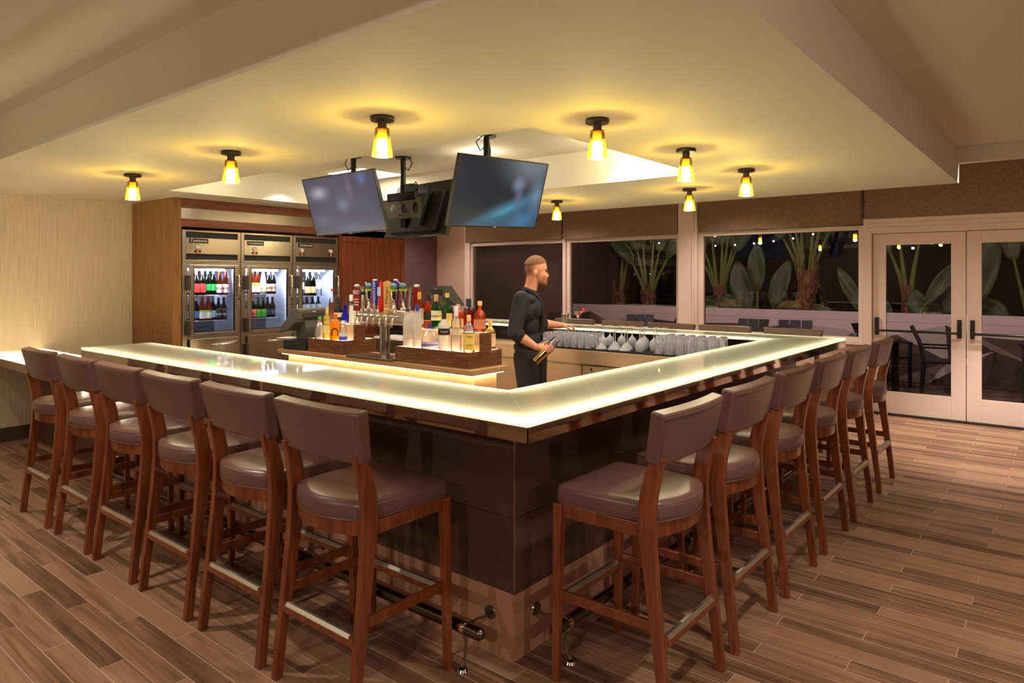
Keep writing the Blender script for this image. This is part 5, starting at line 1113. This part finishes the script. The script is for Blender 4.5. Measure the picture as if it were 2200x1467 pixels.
# near hand around the shaker: fingers over the far side, thumb at the front
SA, SB = bp(0.135,-0.275,1.000), bp(0.005,-0.300,0.868)       # shaker axis: mouth, base
ax = (SA-SB).normalized(); H0 = bp(0.055,-0.262,0.972)
palm_n = bp(0.075,-0.275,0.978)
ell(b, bp(0.058,-0.262,0.983), 0.046,0.026,0.034, 0, 0.5)
limb(b, [NW, bp(0.045,-0.262,0.982)], [0.027,0.030])
nrm = (FD*-1)
sd = ax.cross(FD).normalized()
if sd.dot(CR) < 0: sd = -sd
for i, (k, ln) in enumerate([(0.030,1.0),(0.010,1.06),(-0.011,1.0),(-0.031,0.84)]):
    base = bp(0.086,-0.285,0.990) + ax*k*0.9 - FD*0.012 + Vector((0.0,0,0.006))
    p0 = base; p1 = p0 + CR*0.030*ln - FD*0.020 + Vector((0,0,-0.006)); p2 = p1 + CR*0.020*ln + FD*0.006 + Vector((0,0,-0.026*ln)); p3 = p2 + FD*0.014 - CR*0.006 + Vector((0,0,-0.018*ln))
    limb(b, [p0,p1,p2,p3], [0.0105,0.0098,0.009,0.0078], 10)
limb(b, [bp(0.050,-0.245,0.995), bp(0.085,-0.235,1.020), bp(0.115,-0.240,1.030)], [0.013,0.011,0.009], 10)
# far hand reaching down to the glasses
ell(b, bp(0.305,0.315,1.130), 0.042,0.032,0.018, 0.2, 0.10); limb(b, [FW, bp(0.29,0.31,1.130)], [0.026,0.024])
for i, (off, ln) in enumerate([(-0.028,0.90),(-0.010,1.0),(0.009,1.02),(0.027,0.86)]):
    p0 = bp(0.335,0.320+off,1.128); p1 = p0+CR*0.030*ln+FD*0.006+Vector((0,0,-0.006)); p2 = p1+CR*0.018*ln+Vector((0,0,-0.018)); p3 = p2+CR*0.004+Vector((0,0,-0.018*ln))
    limb(b, [p0,p1,p2,p3], [0.0098,0.009,0.0085,0.0075], 10)
limb(b, [bp(0.290,0.288,1.124), bp(0.322,0.270,1.108), bp(0.345,0.280,1.092)], [0.012,0.0105,0.009], 10)
o = b.build('body', skin, man, smooth=True, recalc=False); remesh(o, 0.0042, 3, 0.5)
shirt_m = mat('navy_shirt', (30,28,40), 0.8); Ps = shirt_m.node_tree.nodes['Principled BSDF']
p_ = coords(shirt_m,(1,1,1)); n_ = N(shirt_m,'ShaderNodeTexNoise'); n_.inputs['Scale'].default_value=14; n_.inputs['Detail'].default_value=2; n_.inputs['Distortion'].default_value=1.5; L(shirt_m,p_,'Vector',n_,'Vector'); bump(shirt_m,n_,'Fac',0.5,0.012)
b = MB()
ell(b, bp(-0.075,-0.005,1.275), 0.118,0.178,0.150, 0.10, 0.0); ell(b, bp(-0.062,0,1.375), 0.090,0.172,0.065, 0.15, 0)
ell(b, bp(-0.055,0,1.15), 0.108,0.150,0.160); ell(b, bp(-0.050,0,1.02), 0.112,0.150,0.110); ell(b, bp(-0.030,-0.01,1.29), 0.105,0.150,0.120)
limb(b, [bp(-0.05,0,1.38), bp(-0.035,0,1.445)], [0.085,0.066])
limb(b, [NS_+Vector((0,0,0.012)), NE], [0.072,0.064]); limb(b, [NE, NE.lerp(NW,0.22)], [0.064,0.058])
limb(b, [FS_+Vector((0,0,0.012)), FE], [0.070,0.060]); limb(b, [FE, FE.lerp(FW,0.10)], [0.060,0.054])
o = b.build('shirt', shirt_m, man, smooth=True, recalc=False); remesh(o, 0.007, 5)
b = MB(); limb(b, [bp(-0.055,-0.055,1.462), bp(-0.03,-0.070,1.448), bp(0.018,-0.048,1.415), bp(0.030,0.0,1.405), bp(0.018,0.048,1.42), bp(-0.04,0.06,1.455), bp(-0.07,0,1.472), bp(-0.055,-0.055,1.462)], [0.014]*8)
o = b.build('collar', shirt_m, man, smooth=True, recalc=False); remesh(o, 0.006, 2)
for (a_, c_, r0, t_) in [(NE, NW, 0.062, 0.22)]:
    q0 = NE.lerp(NW,0.17); q1 = NE.lerp(NW,0.27); b = MB(); b.cyl(q0,q1,0.064,0.061,24); b.build('cuff', shirt_m, man, smooth=True, bevel=0.004)
b = MB(); b.tube([bp(0.042,0.0,1.395), bp(0.075,0.0,1.33), bp(0.083,0.0,1.22), bp(0.068,0.0,1.09)], 0.018, 8, [0.012,0.020,0.024,0.028]); b.build('necktie', mat('black_tie',(20,18,20),0.7), man, smooth=True)
b = MB(); b.box(-0.0,-0.03,-0.002,0.05,0.03,0.002); 
tr_m = mat('black_trousers', (26,24,24), 0.8); b = MB()
ell(b, bp(-0.045,0,0.925), 0.120,0.158,0.085)
for s, r in ((-1,-0.055),(1,0.025)):
    limb(b, [bp(r-0.01,s*0.080,0.88), bp(r+0.012,s*0.095,0.50), bp(r-0.005,s*0.10,0.10)], [0.112,0.082,0.074])
o = b.build('trousers', tr_m, man, smooth=True, recalc=False); remesh(o, 0.008, 5)
b = MB(); rr = []
for zz, k in ((0.945,1.03),(0.985,1.03)):
    rr.append([bp(-0.048,0,zz)+CR*0.121*k*math.cos(a*PI/16)+FD*0.158*k*math.sin(a*PI/16) for a in range(32)])
b.rings(rr); b.build('belt', mat('belt_leather',(34,24,20),0.4), man, smooth=True, angle=60)
for s, r in ((-1,-0.055),(1,0.025)):
    b = MB(); ell(b, bp(r+0.055,s*0.11,0.045), 0.135,0.048,0.045); o = b.build('shoe', black, man, smooth=True, recalc=False)
hair = mat('light_brown_hair', (132,88,54), 0.75); ph_ = coords(hair,(60,60,160)); nh_ = N(hair,'ShaderNodeTexNoise'); nh_.inputs['Scale'].default_value = 3; L(hair,ph_,'Vector',nh_,'Vector'); bump(hair,nh_,'Fac',0.8,0.006)
b = MB(); nn = 0
rr = []
for j in range(1, 13):
    a = PI*0.47*j/12; ring = []
    for i in range(32):
        th = 2*PI*i/32; ct, st = math.cos(th), math.sin(th)
        aa = min(a, PI*(0.40 + 0.07*max(0,-ct) - 0.10*max(0,ct)**1.2)) 
        ring.append(HC + CR*(0.1035*math.sin(aa)*ct*1.0+0.016*math.cos(aa)) + FD*0.0800*math.sin(aa)*st + Vector((0,0,0.1120*math.cos(aa)-0.016*math.sin(aa)*ct)))
    rr.append(ring)
top = HC + Vector((0,0,0.112)) + CR*0.016
b.rings([[top+(p-top)*0.02 for p in rr[0]]]+rr, True, False); o = b.build('hair', hair, man, smooth=True, angle=80)
sm = o.modifiers.new('solid','SOLIDIFY'); sm.thickness = 0.004; sm.offset = -1
for s in (-1,1):
    b = MB(); ell(b, bp(0.1115,s*0.030,1.622), 0.010,0.013,0.010); b.build('eye', mat('eye_dark',(60,44,38),0.2), man, smooth=True, recalc=False)
    b = MB(); limb(b, [bp(0.116,s*0.020,1.644), bp(0.105,s*0.048,1.642)], [0.005,0.003], 8); b.build('eyebrow', hair, man, smooth=True, recalc=False)
# shaker in the near hand, with mixing glass
sh = thing('cocktail_shaker', "tilted steel shaker tin with a mixing glass in the bartender's hand", 'shaker', (0,0,0))
b = MB(); b.tube([SB, SB+ax*0.008, SA], 0.04, 28, [0.030,0.032,0.044]); b.build('tin', mat('shaker_steel',(200,180,130),0.12,1.0), sh, smooth=True, angle=50)
b = MB(); gA = SA - ax*0.02; gB = SA + ax*0.078; b.tube([gA, gB], 0.04, 24, [0.041,0.031]); b.build('mixing_glass', clear, sh, smooth=True, angle=50)

# ------------------------------------------------------------------ patio outside the windows
PX = 9.95
dk = mat('patio_deck', (112,86,76), 0.7); floor_mat(dk, [(0.28,(84,62,56)),(0.45,(104,80,72)),(0.58,(118,92,84)),(0.75,(132,104,94))], (60,44,40), 2.4, 0.14, 0.9)
struct(MB().box(XW+0.11,-5,-0.06,PX+0.2,9.2,-0.01).build('floor', dk))
ww = mat('white_washed_boards', (230,204,198), 0.6)
b = MB()
for i in range(3): b.box(PX,-5,0.62+i*0.138,PX+0.03,7.0,0.62+i*0.138+0.135)
b.box(PX+0.03,-5,0.0,PX+0.08,7.0,1.03)
struct(b.build('wall_patio', ww))
# zigzag facets in four random tones, lower part of the patio wall
ca, cb_, cc, cdk = mat('facet_dark',(92,70,60),0.6), mat('facet_mid',(128,104,96),0.6), mat('facet_light',(196,178,172),0.6), mat('facet_brown',(74,54,46),0.6)
b = MB(); random.seed(11); gy = [-4.9+i*0.62 for i in range(20)]; rows = [[], [], []]
for r_, z in enumerate((0.0,0.42,0.80)):
    for y in gy: rows[r_].append((y+random.uniform(-.16,.16)*(1 if 0 < r_ else 1), max(0.0,z+(random.uniform(-.14,.12) if r_ else 0)), PX-0.02-(0.06 if (r_==1) else 0)*random.random()))
V3 = [[b.b.verts.new((p[2],p[0],p[1])) for p in r_] for r_ in rows]
for r_ in range(2):
    for i in range(len(gy)-1):
        a_, b2, c2, d2 = V3[r_][i], V3[r_][i+1], V3[r_+1][i+1], V3[r_+1][i]
        b.mi = random.choice([0,0,0,1,2,3]); 
        if random.random() < .5: b._f([a_,b2,c2]); b.mi = random.choice([0,0,1,2,3]); b._f([a_,c2,d2])
        else: b._f([a_,b2,d2]); b.mi = random.choice([0,0,1,2,3]); b._f([b2,c2,d2])
o = b.build('wall_facets', [ca,cb_,cc,cdk]); struct(o); sm = o.modifiers.new('solid','SOLIDIFY'); sm.thickness = 0.015
struct(MB().box(XW+0.12,6.68,-0.05,PX+2.5,6.8,3.0).build('wall_patio_side', mat('patio_side_wall',(112,82,74),0.7)))
struct(MB().box(13.2,-9,-0.05,13.3,9,4.0).build('wall_dark_hedge', mat('night_backdrop',(26,20,24),0.9)))
struct(MB().box(PX+0.08,-6,-0.06,13.3,8,-0.02).build('floor', mat('planter_soil',(40,30,26),0.95)))
# planting bed soil raised behind wall
slat = mat('patio_chair_dark', (34,28,30), 0.5)
def pchair(loc, rz, label):
    e = thing('patio_chair', label, 'chair', loc, rz, 'dark patio chairs outside')
    b = MB(); b.box(-0.24,-0.25,0.42,0.24,0.25,0.45); b.build('seat', slat, e, bevel=0.004)
    for (x,y,s_) in ((0.22,-0.23,0),(0.22,0.23,0),(-0.22,-0.23,1),(-0.22,0.23,1)):
        b = MB(); b.rings([[Vector((x-0.02-0.03*s_,y-0.02,0)),Vector((x+0.02-0.03*s_,y-0.02,0)),Vector((x+0.02-0.03*s_,y+0.02,0)),Vector((x-0.02-0.03*s_,y+0.02,0))],[Vector((x-0.02,y-0.02,0.64-0.2*s_)),Vector((x+0.02,y-0.02,0.64-0.2*s_)),Vector((x+0.02,y+0.02,0.64-0.2*s_)),Vector((x-0.02,y+0.02,0.64-0.2*s_))]]); b.build('leg', slat, e)
    for k in range(3):
        y0 = -0.25+k*0.17; b = MB(); b.rings([[Vector((-0.21,y0,0.45)),Vector((-0.235,y0,0.45)),Vector((-0.235,y0+0.155,0.45)),Vector((-0.21,y0+0.155,0.45))],[Vector((-0.27,y0,0.70)),Vector((-0.29,y0,0.70)),Vector((-0.29,y0+0.155,0.70)),Vector((-0.27,y0+0.155,0.70))],[Vector((-0.36,y0,0.90)),Vector((-0.38,y0,0.90)),Vector((-0.38,y0+0.155,0.90)),Vector((-0.36,y0+0.155,0.90))]]); b.build('back_slat', slat, e)
    for s in (-1,1): MB().box(-0.26,s*0.25-0.02,0.62,0.24,s*0.25+0.02,0.645).build('armrest', slat, e, bevel=0.003)
    return e
pc = pchair((9.20,0.62,0), -PI/2-0.3, 'dark patio chair seen through the left half of the left glass door')
for loc, rz, lb in [((9.05,-0.10,0),-PI/2+0.1,'dark patio chair seen through the left glass door, nearer its push bar latch'),((9.0,4.55,0),PI+0.3,'dark patio chair back seen above the far bar, behind the stemmed glasses'),((9.0,3.85,0),PI-0.3,'dark patio chair back just right of the other one above the far bar'),
                    ((9.0,1.85,0),PI+0.2,'dark patio chair back above the far bar, right of the cream column'),((8.9,2.55,0),PI,'dark patio chair peeking out at the right edge of the cream column'),((8.6,6.2,0),PI,'dark patio chair back to the right of the bartender')]:
    dup(pc, loc, rz, lb)
def ptable(loc, label, w=0.8):
    e = thing('patio_table', label, 'table', loc, 0, 'patio tables')
    MB().box(-w/2,-w/2,0.715,w/2,w/2,0.745).build('tabletop', slat, e, bevel=0.003)
    for x in (-1,1):
        for y in (-1,1): MB().box(x*(w/2-0.06)-0.035,y*(w/2-0.06)-0.035,0,x*(w/2-0.06)+0.035,y*(w/2-0.06)+0.035,0.715).build('leg', slat, e)
    return e
T1 = ptable((9.05,-1.35,0), 'dark square patio table seen through the right glass door'); T2 = ptable((8.2,0.72,0), 'dark patio table with a candle glass, low in the window beside the doors')
def votive(loc, label):
    e = thing('candle_glass', label, 'candle holder', loc, 0, 'faceted candle glasses on patio tables'); b = MB(); rr = []
    for z, r_ in ((0,0.032),(0.02,0.042),(0.05,0.036),(0.08,0.044)): rr.append([Vector((r_*math.cos(a*PI/4),r_*math.sin(a*PI/4),z)) for a in range(8)])
    b.rings(rr, True, False); b.build('faceted_glass', tumb, e); MB().cyl((0,0,0.003),(0,0,0.02),0.02,n=12).build('candle', emitter('candle_glow',(255,150,70),2.0), e)
votive((9.05-0.1,-1.08,0.746), 'faceted candle glass on the patio table behind the right glass door'); votive((8.1,0.80,0.746), 'faceted candle glass on the table low in the window beside the doors')
votive((8.1,3.20,0.746), 'candle glass above the far bar, between stemmed glasses and cream column'); ptable((8.1,3.20,0), 'patio table mostly hidden behind the far bar arm', 0.7)

leafm = mat('palm_leaf', (72,96,40), 0.45); stemm = mat('palm_stem', (110,112,48), 0.5); trunkm = mat('palm_trunk_fibre', (130,84,52), 0.85)
pt_ = coords(leafm,(1,1,1)); nt_ = N(leafm,'ShaderNodeTexNoise'); nt_.inputs['Scale'].default_value=3; L(leafm,pt_,'Vector',nt_,'Vector'); rt_ = ramp(leafm,[(0.3,(44,60,26)),(0.7,(80,98,50))]); L(leafm,nt_,'Fac',rt_,'Fac'); L(leafm,rt_,'Color',leafm.node_tree.nodes['Principled BSDF'],'Base Color')
pt_ = coords(trunkm,(40,40,8)); nt_ = N(trunkm,'ShaderNodeTexNoise'); nt_.inputs['Scale'].default_value=1; nt_.inputs['Detail'].default_value=4; L(trunkm,pt_,'Vector',nt_,'Vector'); rt_ = ramp(trunkm,[(0.35,(74,44,26)),(0.55,(140,92,58)),(0.7,(170,120,78))]); L(trunkm,nt_,'Fac',rt_,'Fac'); L(trunkm,rt_,'Color',trunkm.node_tree.nodes['Principled BSDF'],'Base Color'); bump(trunkm,nt_,'Fac',0.8,0.02)
def leafmesh(base, d, up, ln, w, bend, rib):
    # long oval blade along d, drooping
    d = Vector(d).normalized(); up = Vector(up).normalized(); s_ = d.cross(up).normalized(); b = MB(); rr = []; n = 12; p = Vector(base); dirn = d.copy()
    for i in range(n+1):
        t = i/n; ww_ = w*(math.sin(PI*min(1,t*0.93+0.05))**0.7)*0.5; nr = s_.cross(dirn).normalized()
        ring = []
        for k in range(-3,4):
            u = k/3; ring.append(p + s_*ww_*u + nr*(abs(u)*ww_*0.30 + 0.012*math.sin(9*t+k)))
        rr.append(ring); dirn = (dirn + Vector((0,0,-bend/n))).normalized(); p = p + dirn*ln/n
    b.rings(rr, False, False, False); return b
def plant(loc, label, spec, th=1.15, seed=1, trunk=True, tr=0.11):
    random.seed(seed); e = thing('bird_of_paradise_plant', label, 'plant', loc, 0, 'tropical plants beyond the patio wall')
    if trunk:
        b = MB(); pts = [Vector((0.03*math.sin(i),0.02*math.cos(2*i),th*i/9)) for i in range(10)]; b.tube(pts, tr, 14, [tr*(1+0.10*math.sin(i*2.4)) for i in range(10)])
        for i in range(26):
            a = random.random()*6.28; z = random.uniform(0.1,th*1.05); b.tube([(tr*0.9*math.cos(a),tr*0.9*math.sin(a),z),(tr*1.25*math.cos(a),tr*1.25*math.sin(a),z+0.12),(tr*1.15*math.cos(a+0.2),tr*1.15*math.sin(a+0.2),z+0.24)],0.012,5,[0.016,0.010,0.003])
        b.build('trunk', trunkm, e, smooth=True)
    for (lean_y, lean_x, slen, ln, w, bend) in spec:
        zb_ = th*0.85 if trunk else 0.0; slen += 0 if trunk else th*0.85
        base = Vector((0,0.0+0.3*tr*(1 if lean_y>0 else -1),zb_)); top = base + Vector((lean_x,lean_y,1)).normalized()*slen; mid = base.lerp(top,0.5)+Vector((0,lean_y*-0.04,0.03))
        b = MB(); b.tube([base, mid, top], 0.02, 8, [0.050,0.036,0.018]); b.build('stem', stemm, e, smooth=True)
        dr = (top-mid).normalized(); up = Vector((-1,0.2*random.uniform(-1,1),0.25))
        o = leafmesh(top, dr, up, ln, w, bend, 0).build('leaf', leafm, e, smooth=True, angle=80); sm = o.modifiers.new('solid','SOLIDIFY'); sm.thickness = 0.004
        b = MB(); b.tube([top, top+dr*ln*0.45+Vector((-0.01,0,-0.02*bend)), top+dr*ln*0.8+Vector((-0.01,0,-bend*0.25*ln))],0.008,6,[0.010,0.006,0.002]); b.build('midrib', stemm, e, smooth=True)
    return e
plant((10.9,3.80,-0.02), 'fan trunk plant at the left edge of the window beside the cream column', [(-0.25,0,1.0,.9,.36,.4),(-0.12,0,1.1,.9,.36,.3),(-0.02,0,1.1,.9,.36,.3),(0.10,0,1.1,.9,.36,.5),(-0.36,-.1,0.9,.9,.36,.6),(0.45,0,.8,.8,.3,.8),(0.25,-.1,.9,.9,.3,.8)], 1.45, 1, tr=0.13)
plant((10.9,2.20,-0.02), 'thick fibrous trunk plant near the middle of the right window', [(0.04,0,1.0,.9,.36,.3),(0.14,0,1.1,.9,.36,.4),(0.26,0,1.0,.9,.36,.5),(-0.06,0,1.0,.9,.36,.5),(-0.20,-.1,1.0,.9,.38,.6),(-0.34,0,.9,.9,.36,.9),(0.42,0,.9,.8,.3,.8)], 1.72, 2, tr=0.17)
plant((10.75,3.05,-0.02), 'broad leaves between the two trunks in the right window', [(0.15,.05,.35,.95,.42,.5),(-0.25,.05,.45,.9,.34,.2),(0.5,.05,.3,.9,.36,1.6),(-0.7,.05,.3,1.0,.36,1.5),(0.0,0,.7,.9,.34,.2),(0.3,.05,.2,.9,.36,2.0),(-0.4,.05,.2,.9,.36,2.0)], 0.75, 3, False)
plant((10.6,0.95,-0.02), 'slender leaning leaves right of the thick trunk, beside the doors', [(-0.5,.05,.7,.9,.24,.3),(0.3,.05,.5,.8,.22,.5),(0.1,.05,.3,.7,.22,.5)], 0.7, 4, False)
plant((10.75,0.30,-0.02), 'very large pale green leaf seen through the left glass door', [(-0.30,.05,.25,1.45,.66,.2),(0.55,.05,.35,.7,.3,1.2),(-0.9,.05,.25,.8,.35,1.2),(0.9,.05,.2,.6,.3,1.5),(0.1,.05,.2,.5,.3,.6),(-0.6,.05,.1,.8,.4,2.0)], 0.85, 5, False)
plant((10.9,0.62,-0.02), 'dry leaning stalks at the left edge of the left glass door', [(0.1,0,1.0,.7,.26,.4),(-0.15,0,1.0,.7,.26,.4),(0.3,0,.8,.8,.2,1.2)], 1.45, 6, True, 0.08)
plant((10.85,-1.15,-0.02), 'arching green stalks seen through the right glass door', [(-0.15,0,1.1,.9,.36,.4),(-0.35,.05,1.2,1.0,.42,.5),(-0.55,.05,1.0,1.1,.46,.9),(0.05,0,1.2,.9,.34,.3),(0.18,0,1.2,.9,.34,.3),(-0.8,.05,.5,.9,.44,1.0),(0.5,.05,.3,.8,.4,1.6)], 0.8, 7, False)
plant((10.9,6.0,-0.02), 'dark trunk plant in the window behind the bartender', [(-0.2,0,1.0,.8,.3,.4),(-0.05,0,1.1,.8,.3,.4)], 1.3, 8)
plant((10.6,5.15,-0.02), 'trunk plant with fanned green stalks in the window left of the cream column', [(-0.2,0,1.0,.8,.34,.4),(-0.06,0,1.1,.8,.34,.4),(0.08,0,1.1,.8,.34,.4),(0.22,0,1.0,.8,.34,.6),(-0.45,0,.9,.8,.3,.8),(0.45,0,.8,.8,.3,.9)], 1.35, 9, True, 0.13)
# string of bulbs
sb = emitter('string_bulb', (255,196,150), 30)
pts = [(9.0,4.104,2.17),(9.0,3.755,2.111),(9.0,3.088,2.092),(9.0,2.76,2.097),(9.0,2.452,2.11),(9.0,2.147,2.136),(9.0,1.852,2.169),(9.0,1.561,2.222)]
sl = thing('string_lights', 'string of small glowing bulbs hanging across the patio', 'string lights', (9.0,3.0,2.3))
b = MB(); b.tube([(-1.9,3.0,0.55),(0,2.0,0.10),(0,1.1,-0.10),(0,0.75,-0.165),(0,0.09,-0.185),(0,-0.24,-0.18),(0,-0.55,-0.165),(0,-0.85,-0.14),(0,-1.15,-0.105),(0,-1.44,-0.055),(-1.9,-2.4,0.55)],0.003,5); b.build('wire', black, sl, smooth=True)
for p_ in pts: b = MB(); b.sphere((p_[0]-9.0,p_[1]-3.0,p_[2]-2.3),0.013,10,8); b.build('bulb', sb, sl, smooth=True)
